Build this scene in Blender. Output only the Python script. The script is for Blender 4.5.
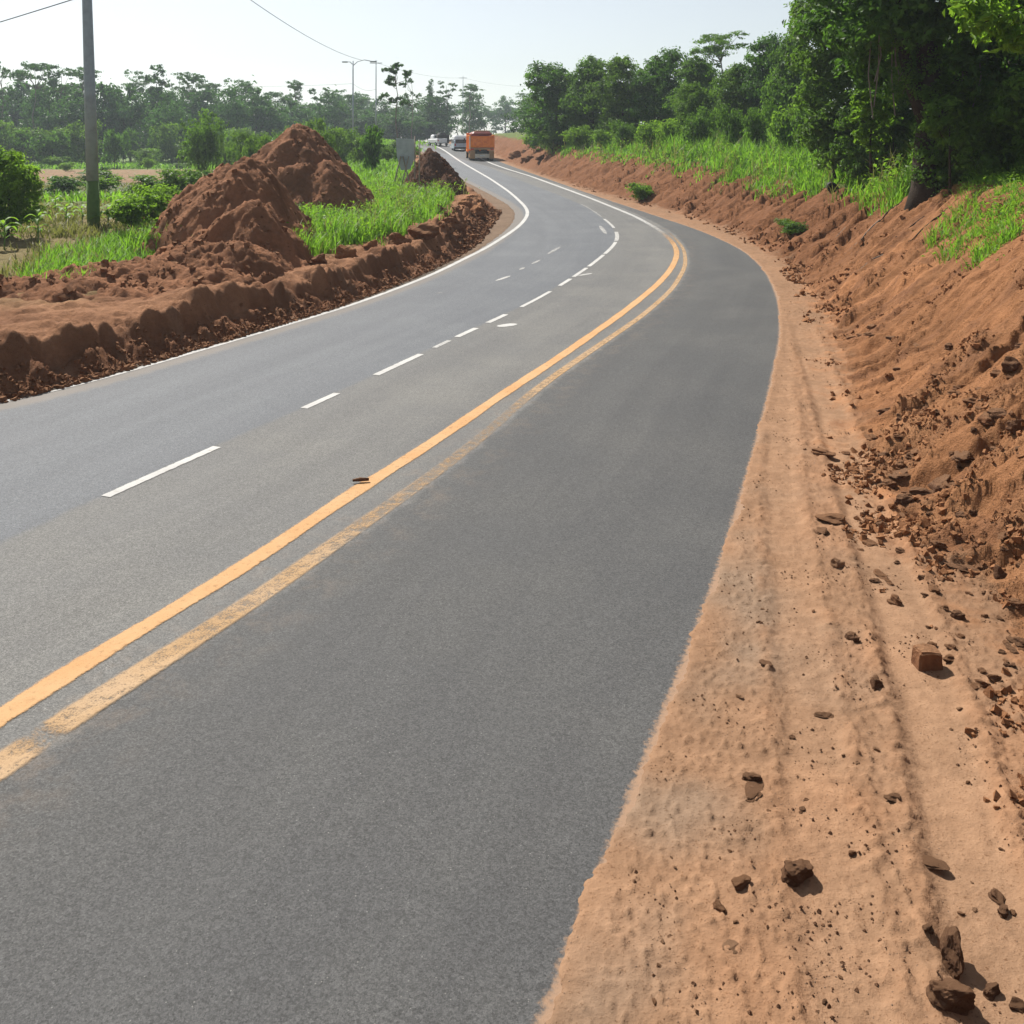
import bpy, math, random
import numpy as np
from mathutils import Vector, Matrix, Euler

# ---------------------------------------------------------------- scene, camera, light
scene = bpy.context.scene
for o in list(bpy.data.objects):
    bpy.data.objects.remove(o, do_unlink=True)
COL = scene.collection
H, F, YH = 3.2, 950.0, 148.0            # eye height, focal length in pixels, horizon row

cam_d = bpy.data.cameras.new("camera")
cam = bpy.data.objects.new("camera", cam_d); COL.objects.link(cam)
cam.location = (0, 0, H); cam.rotation_euler = (math.radians(90), 0, 0)
cam_d.sensor_width = 36.0; cam_d.lens = 36.0 * F / 1024.0
cam_d.shift_y = -(512.0 - YH) / 1024.0
cam_d.clip_start = 0.05; cam_d.clip_end = 9000
scene.camera = cam

SUN = Vector((-0.44, 0.66, 0.84)).normalized()      # towards the sun
world = bpy.data.worlds.new("World"); scene.world = world; world.use_nodes = True
wn = world.node_tree.nodes; wl = world.node_tree.links
bg = wn["Background"]; bg.inputs[1].default_value = 0.072
sky = wn.new("ShaderNodeTexSky"); sky.sky_type = 'NISHITA'; sky.sun_disc = False
sky.sun_elevation = math.asin(SUN.z); sky.sun_rotation = math.atan2(SUN.x, SUN.y)
sky.air_density = 1.0; sky.dust_density = 1.0; sky.ozone_density = 1.0; sky.altitude = 100
hsv = wn.new("ShaderNodeHueSaturation"); hsv.inputs['Saturation'].default_value = 0.45
wl.new(sky.outputs[0], hsv.inputs['Color']); wl.new(hsv.outputs[0], bg.inputs[0])

sd = bpy.data.lights.new("sun", 'SUN'); sd.energy = 5.0; sd.angle = math.radians(0.9); sd.color = (1.0, 0.95, 0.87)
so = bpy.data.objects.new("sun", sd); COL.objects.link(so)
so.rotation_euler = SUN.to_track_quat('Z', 'Y').to_euler(); so.location = (-30, 20, 60)

vs = scene.view_settings
vs.view_transform = 'Standard'; vs.look = 'None'; vs.gamma = 1.0; vs.exposure = 0.70
vs.use_curve_mapping = False
cy = scene.cycles
cy.max_bounces = 6; cy.diffuse_bounces = 3; cy.glossy_bounces = 2; cy.transmission_bounces = 4
cy.volume_bounces = 1; cy.transparent_max_bounces = 8
cy.use_denoising = True

# ---------------------------------------------------------------- helpers
def tag(o, label=None, cat=None, group=None, kind=None):
    if label: o["label"] = label
    if cat: o["category"] = cat
    if group: o["group"] = group
    if kind: o["kind"] = kind
    return o

def empty(name, loc, rz=0.0):
    o = bpy.data.objects.new(name, None); COL.objects.link(o)
    o.location = loc; o.rotation_euler = (0, 0, rz); o.empty_display_size = 0.3
    return o

def np_mesh(name, V, Fc, smooth=False, fattr=None, pcol=None, pattr=None):
    """V (n,3), Fc (m,k) -> mesh; fattr per-face floats, pcol per-point colour, pattr per-point floats."""
    V = np.asarray(V, np.float32); Fc = np.asarray(Fc, np.int32)
    me = bpy.data.meshes.new(name)
    n, (m, k) = len(V), Fc.shape
    me.vertices.add(n); me.vertices.foreach_set("co", V.ravel())
    me.loops.add(m * k); me.loops.foreach_set("vertex_index", Fc.ravel())
    me.polygons.add(m); me.polygons.foreach_set("loop_start", np.arange(0, m * k, k, dtype=np.int32))
    me.polygons.foreach_set("use_smooth", np.full(m, smooth, dtype=bool))
    me.update(calc_edges=True)
    if fattr:
        for an, av in fattr.items():
            a = me.attributes.new(an, 'FLOAT', 'FACE'); a.data.foreach_set("value", np.asarray(av, np.float32))
    if pattr:
        for an, av in pattr.items():
            a = me.attributes.new(an, 'FLOAT', 'POINT'); a.data.foreach_set("value", np.asarray(av, np.float32))
    if pcol is not None:
        c = np.ones((n, 4), np.float32); c[:, :3] = pcol
        a = me.attributes.new("col", 'FLOAT_COLOR', 'POINT'); a.data.foreach_set("color", c.ravel())
    return me

def link(name, me, mat, parent=None):
    o = bpy.data.objects.new(name, me); COL.objects.link(o)
    if mat is not None and len(me.materials) == 0: me.materials.append(mat)
    if parent is not None: o.parent = parent
    return o

class MB:
    """collects faces of any size into one mesh"""
    def __init__(s): s.v = []; s.f = []
    def add(s, V, Fs):
        b = len(s.v); s.v += [tuple(p) for p in V]; s.f += [tuple(b + i for i in f) for f in Fs]
        return s
    def box(s, c, d, rot=None, bev=0.0, taper=(1, 1)):
        x, y, z = d[0] / 2, d[1] / 2, d[2] / 2
        if bev > 0:
            b = min(bev, x * .9, y * .9, z * .9)
            V = []
            for sx in (-1, 1):
                for sy in (-1, 1):
                    for sz in (-1, 1):
                        V += [(sx * x, sy * (y - b), sz * (z - b)), (sx * (x - b), sy * y, sz * (z - b)), (sx * (x - b), sy * (y - b), sz * z)]
            import bmesh
            bm = bmesh.new()
            for p in V: bm.verts.new(p)
            r = bmesh.ops.convex_hull(bm, input=bm.verts[:])
            bm.verts.index_update()
            Fs = [[v.index for v in f.verts] for f in bm.faces]; V = [tuple(v.co) for v in bm.verts]
            bm.free()
        else:
            V = [(-x, -y, -z), (x, -y, -z), (x, y, -z), (-x, y, -z), (-x, -y, z), (x, -y, z), (x, y, z), (-x, y, z)]
            Fs = [(3, 2, 1, 0), (4, 5, 6, 7), (0, 1, 5, 4), (1, 2, 6, 5), (2, 3, 7, 6), (3, 0, 4, 7)]
        out = []
        for p in V:
            k = (p[2] / z + 1) / 2
            q = Vector((p[0] * (1 + (taper[0] - 1) * k), p[1] * (1 + (taper[1] - 1) * k), p[2]))
            if rot is not None: q = rot @ q
            out.append((q.x + c[0], q.y + c[1], q.z + c[2]))
        return s.add(out, Fs)
    def tube(s, pts, rad, n=8, cap=True):
        pts = [Vector(p) for p in pts]
        if not hasattr(rad, '__len__'): rad = [rad] * len(pts)
        V = []; Fs = []
        for i, p in enumerate(pts):
            d = (pts[min(i + 1, len(pts) - 1)] - pts[max(i - 1, 0)]).normalized()
            a = d.orthogonal().normalized() if i == 0 else (a - d * a.dot(d)).normalized()
            b = d.cross(a)
            for k in range(n):
                t = 2 * math.pi * k / n
                V.append(p + (a * math.cos(t) + b * math.sin(t)) * rad[i])
        for i in range(len(pts) - 1):
            for k in range(n):
                k2 = (k + 1) % n
                Fs.append((i * n + k, i * n + k2, (i + 1) * n + k2, (i + 1) * n + k))
        if cap:
            Fs.append(tuple(range(n))[::-1]); Fs.append(tuple(range((len(pts) - 1) * n, len(pts) * n)))
        return s.add(V, Fs)
    def build(s, name, mat, parent=None, smooth=False):
        me = bpy.data.meshes.new(name); me.from_pydata(s.v, [], s.f); me.update()
        if smooth:
            me.polygons.foreach_set("use_smooth", np.ones(len(me.polygons), dtype=bool))
        return link(name, me, mat, parent)

def smooth01(x):
    x = np.clip(x, 0, 1); return x * x * (3 - 2 * x)
def sstep(a, b, x): return smooth01((x - a) / (b - a))

# gradient noise in numpy
_rs = np.random.RandomState(7)
_perm = _rs.permutation(4096).astype(np.int64)
_ga = _rs.rand(4096) * 2 * np.pi
_gx, _gy = np.cos(_ga), np.sin(_ga)
def noise(x, y):
    xi = np.floor(x).astype(np.int64); yi = np.floor(y).astype(np.int64)
    fx, fy = x - xi, y - yi
    u = fx * fx * fx * (fx * (fx * 6 - 15) + 10); v = fy * fy * fy * (fy * (fy * 6 - 15) + 10)
    def g(ix, iy, dx, dy):
        h = _perm[(_perm[ix & 4095] + iy) & 4095]
        return _gx[h] * dx + _gy[h] * dy
    n00 = g(xi, yi, fx, fy); n10 = g(xi + 1, yi, fx - 1, fy)
    n01 = g(xi, yi + 1, fx, fy - 1); n11 = g(xi + 1, yi + 1, fx - 1, fy - 1)
    return 1.5 * ((n00 * (1 - u) + n10 * u) * (1 - v) + (n01 * (1 - u) + n11 * u) * v)
def fbm(x, y, o=4, gain=0.5):
    s = 0; a = 1; f = 1
    for i in range(o):
        s = s + a * noise(x * f + 17.3 * i, y * f + 5.1 * i); a *= gain; f *= 2.03
    return s
def ridged(x, y, o=3):
    s = 0; a = 1; f = 1
    for i in range(o):
        s = s + a * (1 - 2 * np.abs(noise(x * f + 3.7 * i, y * f + 9.2 * i))); a *= .5; f *= 2.1
    return s

# ---------------------------------------------------------------- the lie of the land
_zy = np.array([-60, 22, 30, 40, 57, 76, 95, 118, 135, 150, 165, 185, 220, 280, 400, 900, 6000.])
_zz = np.array([0, 0, .05, .2, .75, 1.3, 1.9, 2.83, 3.6, 4.05, 4.2, 4.15, 3.9, 3.2, 2.2, 2., 2.])
def zr(Y):
    Y = np.asarray(Y, float)
    s = 0
    for d, w in ((-6, .15), (-3, .2), (0, .3), (3, .2), (6, .15)):
        s = s + w * np.interp(Y + d * np.clip(Y / 60, 0, 1), _zy, _zz)
    return s
def px2road(px, py):
    Y = np.concatenate([np.arange(2.0, 60, .02), np.arange(60, 170, .1)])
    f = H - zr(Y) - (py - YH) * Y / F
    idx = np.where(f <= 0)[0]
    i = idx[0] if len(idx) else int(np.argmin(np.abs(f)))
    return ((px - 512) * Y[i] / F, Y[i])

class Curve:
    def __init__(s, pix, sm=0.035, extra_near=None, extra_far=None):
        P = sorted([px2road(a, b) for a, b in pix], key=lambda p: p[1])
        X = np.array([p[0] for p in P]); Y = np.array([p[1] for p in P])
        # straight on towards the camera and beyond the crest
        m = (X[1] - X[0]) / max(Y[1] - Y[0], .05) if extra_near is None else extra_near
        Yn = np.array([-8.0]); Xn = X[0] + m * (Yn - Y[0])
        mf = -0.22 if extra_far is None else extra_far
        Yf = np.array([Y[-1] + 60, 1500]); Xf = X[-1] + mf * (Yf - Y[-1])
        Y = np.concatenate([Yn, Y, Yf]); X = np.concatenate([Xn, X, Xf])
        s.t = np.linspace(math.log(2), math.log(1510), 3000)      # t = log(Y+10)
        x = np.interp(np.exp(s.t) - 10, Y, X)
        k = int(sm / (s.t[1] - s.t[0]) * 3); g = np.exp(-.5 * (np.arange(-k, k + 1) / (k / 3)) ** 2); g /= g.sum()
        xp = np.concatenate([2 * x[0] - x[1:k + 1][::-1], x, 2 * x[-1] - x[-k - 1:-1][::-1]])
        s.x = np.convolve(xp, g, mode='valid')
    def __call__(s, Y):
        return np.interp(np.log(np.maximum(np.asarray(Y, float) + 10, 2)), s.t, s.x)

C_R = Curve([(470, 1200), (540, 1024), (600, 870), (668, 700), (715, 580), (748, 470), (769, 390), (780, 335), (778, 300), (766, 272),
             (746, 252), (716, 237), (690, 227), (660, 217), (620, 204), (580, 190.5), (545, 178), (522, 170), (499, 161.5), (485, 155),
             (470, 149), (455, 145), (446, 143)])
C_WL = Curve([(-250, 450), (0, 405), (100, 380), (250, 336), (350, 306), (430, 276), (490, 246), (520, 226), (529.5, 213), (525, 206),
              (511, 193), (489, 178), (463, 163), (444, 150), (436, 146)])
C_L = Curve([(-250, 457), (0, 411), (100, 385), (250, 340), (350, 309.5), (430, 279), (488, 249.5), (515, 229), (523, 215), (517, 207),
             (506, 200), (490, 192), (474, 184), (455, 175), (443, 166), (431, 155), (420, 149), (412, 145.5)])
C_Y1 = Curve([(-100, 788), (0, 717), (70, 672), (150, 624), (250, 565), (315, 518), (370, 482), (430, 445), (500, 396), (560, 357),
              (620, 315), (655, 287), (671, 270), (678, 254), (674, 243), (660, 230), (635, 216), (590, 198), (560, 187), (530, 176),
              (505, 168.5), (490, 163), (476, 156), (462, 150)], sm=.03)
C_Y2 = Curve([(-100, 840), (0, 768), (85, 706), (150, 668), (255, 602), (310, 562), (365, 523), (420, 485), (480, 440), (535, 390),
              (580, 358), (640, 318), (672, 290), (686, 266), (684, 248), (668, 231), (642, 217), (600, 200), (560, 185)], sm=.03)
C_D = Curve([(-120, 610), (0, 545), (103, 497), (216, 448), (303, 409), (340, 393.5), (376, 374.5), (422, 354), (480, 326), (507, 314.5),
             (552, 291), (590, 266), (612, 248), (619, 238), (614, 226), (590, 208), (560, 195), (530, 184), (505, 174), (480, 163),
             (462, 155), (450, 150)])
C_T = Curve([(1100, 830), (1012, 655), (955, 600), (900, 535), (868, 478), (848, 415), (836, 350), (815, 300), (785, 262), (740, 235),
             (690, 216), (640, 203), (600, 193), (560, 181), (530, 171), (508, 162), (490, 152.5), (474, 146), (462, 142)], extra_near=.28)

def wb(Y): return 2.9 + .3 * np.sin(np.asarray(Y) * .13)
def hb(Y): return np.interp(Y, [0, 10, 22, 26, 31, 43, 55, 70, 95, 130, 200], [2.3, 2.4, 2.35, 2.0, 1.68, 1.66, 1.85, 1.8, 1.6, 1.4, .8])
def berm_h(Y): return np.interp(Y, [-8, 12, 22, 30, 36, 42, 60, 100], [.56, .56, .58, .56, .48, .5, .45, .2])
def berm_off(Y): return np.interp(Y, [-8, 14, 20, 28, 33, 38, 45, 70], [.40, .40, .42, .5, .9, 1.2, 1.0, .8])
ZF = 0.7

def ground(X, Y, detail=False, want_col=False):
    """height (and soil colour) of the bare ground"""
    X = np.asarray(X, float); Y = np.asarray(Y, float)
    z0 = zr(Y)
    a = (X - C_R(Y)) * .93; b = (C_L(Y) - X) * .93; t = (X - C_T(Y)) * .93
    bo = berm_off(Y)
    near = np.clip(1.3 - Y / 60, 0.12, 1)
    if detail:
        n_lo = fbm(X * .8, Y * .8, 4); n_mid = fbm(X * 3.1 + 9, Y * 3.1, 4); n_hi = fbm(X * 14, Y * 14, 3)
        along = Y * 1.0 + X * .25
        jag = .16 * noise(along * 1.1, X * 0) + .10 * noise(along * 3.3, X * 0 + 4)
        t = t + .16 * n_lo + .03 * n_mid
    else:
        n_lo = n_mid = n_hi = jag = 0.0
    W = wb(Y); s = t / W
    sp = np.clip(s, 0, None)
    prof = np.where(sp < .2, sp * sp / .4, sp - .1) / .9                    # soft toe, straight face
    prof = np.where(sp < .92, prof, .9111 + np.minimum((sp - .92) * .17 + .0889 * (1 - np.exp(-(sp - .92) / .08)), .9))
    zright = z0 + hb(Y) * prof
    # left: cut face of the berm, then the level field
    e = b - bo + jag * sstep(60, 30, Y)
    fw = (.62 + 1.3 * jag + (.25 * noise(along * .55 + 3, X * 0)) if detail else .62); fw = np.clip(fw, .40, 1.1)
    face = .38 * sstep(0, .8, e / fw) + .62 * sstep(.62, 1.0, e / fw)
    if detail:
        hv = 1 + (.40 * noise(along * .42 + 5, X * 0) + .22 * noise(along * 1.5, X * 0 + 2) + .12 * noise(along * 4.1, X * 0 + 6)) * sstep(2.2, .7, e)
        face = face * np.clip(hv, .45, 1.4)
    top = z0 + berm_h(Y)
    zfield = ZF + np.clip((Y - 230) / 120, 0, 1) * 1.0
    k = sstep(3.0, 13, b)
    zleft = (z0 + (berm_h(Y)) * face) * (1 - k) + (zfield) * k
    right = a > -(C_R(Y) - C_L(Y)) * .46
    z = np.where(right, zright, zleft)
    # under the road the soil lies just below the asphalt, and creeps over its edge
    inside_r = sstep(.03, -.03, a + (.025 * n_mid + .018 * n_hi + .05 * n_lo if detail else 0))
    inside_l = sstep(.30, .12, b + (.05 * n_mid if detail else 0))
    z = np.where(right, z + .022 - .044 * inside_r - .05 * sstep(-.05, -.3, a), z + .014 - .05 * inside_l)
    if not detail: return z
    # --- detail
    m_bank = sstep(-.15, .5, t) * right
    m_top = sstep(.9, 1.25, s) * right
    m_sh = right * (1 - m_bank) * sstep(.01, .16, a)
    u_al = Y + .10 * X
    warp = .30 * n_lo
    rill = ridged(u_al * 1.25 + warp, t * .16 + n_lo * .12, 3)
    rill2 = noise(u_al * 5.0 + warp * 2, t * .45) + .6 * noise(u_al * 11 + warp * 3, t * .9)
    blk = fbm(X * 1.1 + 31, Y * 1.1, 3)
    ledge = np.clip(fbm(u_al * 1.6 + 50, t * .40 + .5 * n_lo, 3) * 3, -1, 1)
    rough = sstep(-.1, .5, blk + .5 * sstep(13, 8, Y) * sstep(2.6, 1.2, t))
    def saw(f, st, o, w):                                       # scraped ledges running up the slope
        q = u_al * f + w * noise(u_al * .6 + o, t * st + o) + .5 * warp + t * .10 * f
        fr = q - np.floor(q); cell = np.floor(q)
        on = np.clip(.55 + 1.2 * noise(cell * 1.7 + o, t * st * 1.6 + o), 0, 1.3)
        return on * (np.where(fr > .86, (fr - .86) / .14, (.86 - fr) / .86) - .5)
    far_k = 1.05 + 2.3 * sstep(18, 30, Y)
    zb = .045 * (rill - .6) + far_k * (.13 * saw(.75, .35, 3.1, 1.4) + .075 * saw(1.9, .5, 8.2, 1.3)) + .045 * saw(5.2, .6, 1.7, 1.2) * (.6 + .6 * rough) + .016 * saw(11.5, .9, 4.7, 1.0) * near
    zb = zb + .012 * rill2 + .06 * blk + .018 * n_mid * (.4 + rough) + near * (.014 * n_hi + .010 * fbm(X * 30 + 5, Y * 30, 2)) * (.45 + rough) + .045 * near * np.clip(fbm(X * 5.5, Y * 5.5 + 3, 2) - .35, 0, .6) * (.4 + rough)
    # loosened lumps low on the bank
    lump = np.clip(noise(X * 9 + 3, Y * 9) - .22, 0, 1) * .07 + np.clip(noise(X * 19, Y * 19 + 8) - .2, 0, 1) * .045
    lowbank = sstep(-.5, .3, t) * sstep(2.6, 1.2, t) * right * (.35 + .65 * rough)
    z = z + m_bank * (1 - .6 * m_top) * zb + lowbank * lump * near
    tail = sstep(60, 20, t) * m_top
    z = z + tail * .10 * n_lo
    # shoulder: tyre ruts and crumbs
    xr1 = np.interp(Y, [0, 3.4, 4.3, 5.5, 7.4, 10, 14, 20], [1.45, 1.74, 1.98, 2.27, 2.72, 3.3, 4.2, 5.8])
    xr2 = np.interp(Y, [0, 3.4, 4.3, 5.5, 7.4, 10, 14, 20], [1.9, 2.22, 2.42, 2.72, 3.1, 3.6, 4.5, 6.0])
    xr3 = np.interp(Y, [0, 3.4, 4.3, 5.5, 7.4, 10, 14, 20], [.68, .98, 1.20, 1.55, 2.15, 2.95, 3.8, 5.4])
    ruts = 0
    for xr, w, d in ((xr1, .10, 1.), (xr2, .13, .9), (xr3, .09, .55)):
        q = (X - xr + .03 * n_lo) / w
        ruts = ruts + d * (np.exp(-q * q) - .55 * np.exp(-((np.abs(q) - 1.7) / .6) ** 2))
        ruts = ruts + d * .25 * np.exp(-(q / 1.0) ** 2) * np.sin((Y + .35 * X) * 62 + 5 * n_mid) * np.clip(n_lo * 2, 0, 1)
    l1 = np.interp(Y, [0, 3.57, 5.5, 7.75, 11, 16, 22], [1.2, 1.84, 2.42, 2.97, 3.75, 4.95, 6.5]); l2 = np.interp(Y, [0, 3.57, 4.66, 6.2, 9, 14, 22], [.75, 1.27, 1.51, 1.87, 2.55, 3.95, 6.0])
    lane = sstep(.24, .13, np.abs(X - l1 + .03 * n_lo)) + .55 * sstep(.2, .1, np.abs(X - l2 + .04 * n_lo))
    lane = np.clip(lane, 0, 1) * sstep(20, 10, Y) * m_sh
    edge_l = (np.exp(-((np.abs(X - l1) - .25) / .05) ** 2) + .6 * np.exp(-((np.abs(X - l2) - .22) / .05) ** 2)) * sstep(20, 10, Y) * m_sh
    rutm = sstep(26, 12, Y) * m_sh * np.clip(.6 + n_lo, .1, 1)
    z = z - rutm * .008 * ruts
    z = z + m_sh * (.012 * n_lo + .004 * n_mid + .003 * n_hi) + m_sh * near * (1 - lane) * (np.clip(noise(X * 26, Y * 26) - .22, 0, 1) * .035 + np.clip(fbm(X * 7 + 2, Y * 7, 2) - .3, 0, 1) * np.clip(noise(X * 34, Y * 34), 0, 1) * .035)
    z = z - .022 * lane + edge_l * (.016 + .014 * n_mid + .010 * n_hi)
    # left berm
    m_berm = (~right) * (1 - inside_l)
    al = Y * .95 + X * .3
    tooth = noise(al * 2.3, e * .4) + .8 * noise(al * 5.5, e * .6) + .5 * ridged(al * .9 + noise(al * .5, e), e * .3, 2) - .2
    m_face = m_berm * sstep(-.1, .15, e) * sstep(1.1, .5, e) * sstep(60, 35, Y)
    z = z + m_face * (.11 * tooth + .05 * n_mid + .02 * n_hi) + m_berm * sstep(-.12, .06, e) * sstep(.5, .2, e) * sstep(40, 20, Y) * .10 * np.clip(noise(al * 4, X * 4) + .1, 0, 1)
    m_btop = m_berm * sstep(.4, .8, e) * sstep(9, 3, b)
    z = z + m_btop * (.05 * n_lo + .03 * n_mid + .010 * n_hi + .05 * np.clip(noise(X * 1.6, Y * 2.6) * 2.5, -.6, .6)) + m_berm * sstep(-.1, .1, e) * sstep(.5, .1, e) * (.03 * n_mid + .015 * n_hi)
    rub = m_berm * sstep(.05, .4, e) * sstep(26, 31, Y) * sstep(46, 40, Y) * sstep(3.2, 1.5, b)
    z = z + rub * (.28 * np.clip(fbm(X * 1.3 + 3, Y * 1.3, 3), -.5, 1) + .12 * n_mid)
    z = z + (~right) * sstep(5, 12, b) * .12 * n_lo
    if not want_col: return z
    # --- soil colours
    def c(*v): return np.array(v, float)
    sand = c(.252, .149, .089); bankc = c(.275, .130, .061); dark = c(.150, .072, .040); bermc = c(.215, .102, .054); topc = c(.30, .155, .085)
    gcol = c(.115, .15, .045); tan = c(.26, .165, .105); grey = c(.21, .195, .17); green = c(.13, .19, .06)
    def mix(A, B, k): return A + (B - A) * k[..., None]
    Cc = np.broadcast_to(sand, X.shape + (3,)).copy()
    gpatch = np.clip(fbm(X * .9 + 40, Y * .9, 3) * 1.3 + .1, 0, 1) * sstep(1.6, .2, a) * sstep(12, 7, Y) * .55
    Cc = mix(Cc, np.broadcast_to(c(.205, .160, .120), Cc.shape), gpatch)
    Cc = mix(Cc, np.broadcast_to(c(.255, .130, .068), Cc.shape), np.clip(n_lo * .8 + .1, 0, .6) * sstep(0, 1.2, a))
    Cc = mix(Cc, np.broadcast_to(c(.285, .172, .104), Cc.shape), lane * .8)
    Cc = mix(Cc, np.broadcast_to(c(.25, .14, .08), Cc.shape), np.clip(edge_l * (.5 + n_mid), 0, .6))
    kb = sstep(-.25, .35, t + .25 * n_mid)
    Bc = np.broadcast_to(bankc, Cc.shape)
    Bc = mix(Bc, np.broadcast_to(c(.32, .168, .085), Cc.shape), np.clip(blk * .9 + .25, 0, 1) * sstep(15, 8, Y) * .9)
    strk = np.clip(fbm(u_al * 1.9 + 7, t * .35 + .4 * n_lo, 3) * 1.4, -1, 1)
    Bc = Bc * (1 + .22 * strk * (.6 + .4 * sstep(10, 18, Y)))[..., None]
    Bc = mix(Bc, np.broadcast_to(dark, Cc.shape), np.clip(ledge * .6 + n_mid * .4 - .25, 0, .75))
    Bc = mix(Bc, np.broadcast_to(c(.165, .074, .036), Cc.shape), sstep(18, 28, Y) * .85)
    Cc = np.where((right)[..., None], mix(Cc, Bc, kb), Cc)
    Cc = np.where((right)[..., None], mix(Cc, np.broadcast_to(gcol, Cc.shape), sstep(1.0, 1.25, s + .2 * n_mid) * sstep(17, 22, Y + 0 * X) + sstep(1.5, 2.2, s) * sstep(22, 17, Y)), Cc)
    # left side
    Lc = mix(np.broadcast_to(c(.15, .125, .10), Cc.shape), np.broadcast_to(c(.20, .14, .098), Cc.shape), sstep(24, 30, Y))
    Lc = mix(Lc, np.broadcast_to(bermc, Cc.shape), sstep(-.12, .05, e + .1 * n_mid))
    Lc = mix(Lc, np.broadcast_to(dark, Cc.shape), np.clip(n_mid * .9 + .05 * n_hi, 0, .7) * m_face)
    Lc = mix(Lc, np.broadcast_to(c(.27, .165, .105), Cc.shape), np.clip(noise(al * 2.2, e * 1.2 + n_lo) * 1.1 - .1, 0, .5) * m_face)
    Lc = mix(Lc, np.broadcast_to(topc, Cc.shape), sstep(.35, .6, e) * np.clip(.75 + n_lo * .6, 0, 1))
    gk = sstep(1.8, 3.2, e + .8 * n_lo) * sstep(15, 18, Y)
    Lc = mix(Lc, np.broadcast_to(c(.20, .16, .075), Cc.shape), np.maximum(gk, sstep(4.5, 6, e + n_lo) * .7))
    fld = sstep(34, 46, Y) * sstep(7, 12, b)
    stripe = Y + 5 * n_lo + .04 * X
    Fc_ = np.broadcast_to(green, Cc.shape)
    Fc_ = mix(Fc_, np.broadcast_to(grey, Cc.shape), sstep(51, 56, stripe) * sstep(76, 68, stripe) * np.clip(.6 + n_mid, 0, 1))
    Fc_ = mix(Fc_, np.broadcast_to(tan, Cc.shape), sstep(64, 70, stripe) * sstep(112, 104, stripe) * np.clip(.85 + .6 * n_lo, .2, 1))
    Lc = mix(Lc, Fc_, fld)
    Cc = np.where((right)[..., None], Cc, Lc)
    Cc *= (1 + .10 * n_lo + .10 * n_mid)[..., None]
    return z, np.clip(Cc, .01, .9), dict(a=a, b=b, t=t, s=s, e=e, right=right)

def gz(x, y): return float(ground(np.array([x]), np.array([y]))[0])
def gzd(x, y): return float(ground(np.array([x]), np.array([y]), detail=True)[0])
_hY = np.exp(np.linspace(math.log(2.5), math.log(400), 2600))
def hit(px, py):
    """where the line of sight through a point of the photograph meets the bare ground"""
    X = (px - 512) * _hY / F
    f = (H - (py - YH) * _hY / F) - ground(X, _hY)
    i = np.where(f <= 0)[0]
    i = i[0] if len(i) else len(_hY) - 1
    return X[i], _hY[i], gz(X[i], _hY[i])
def at(px, py, Y): return Vector(((px - 512) * Y / F, Y, H - (py - YH) * Y / F))
def proj(X, Y, Z): return 512 + F * X / Y, YH + F * (H - Z) / Y
def in_poly(px, py, poly):
    r = np.zeros(px.shape, bool); n = len(poly)
    for i in range(n):
        x1, y1 = poly[i]; x2, y2 = poly[(i + 1) % n]
        c = ((y1 > py) != (y2 > py)) & (px < (x2 - x1) * (py - y1) / (y2 - y1 + 1e-9) + x1)
        r ^= c
    return r

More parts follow.
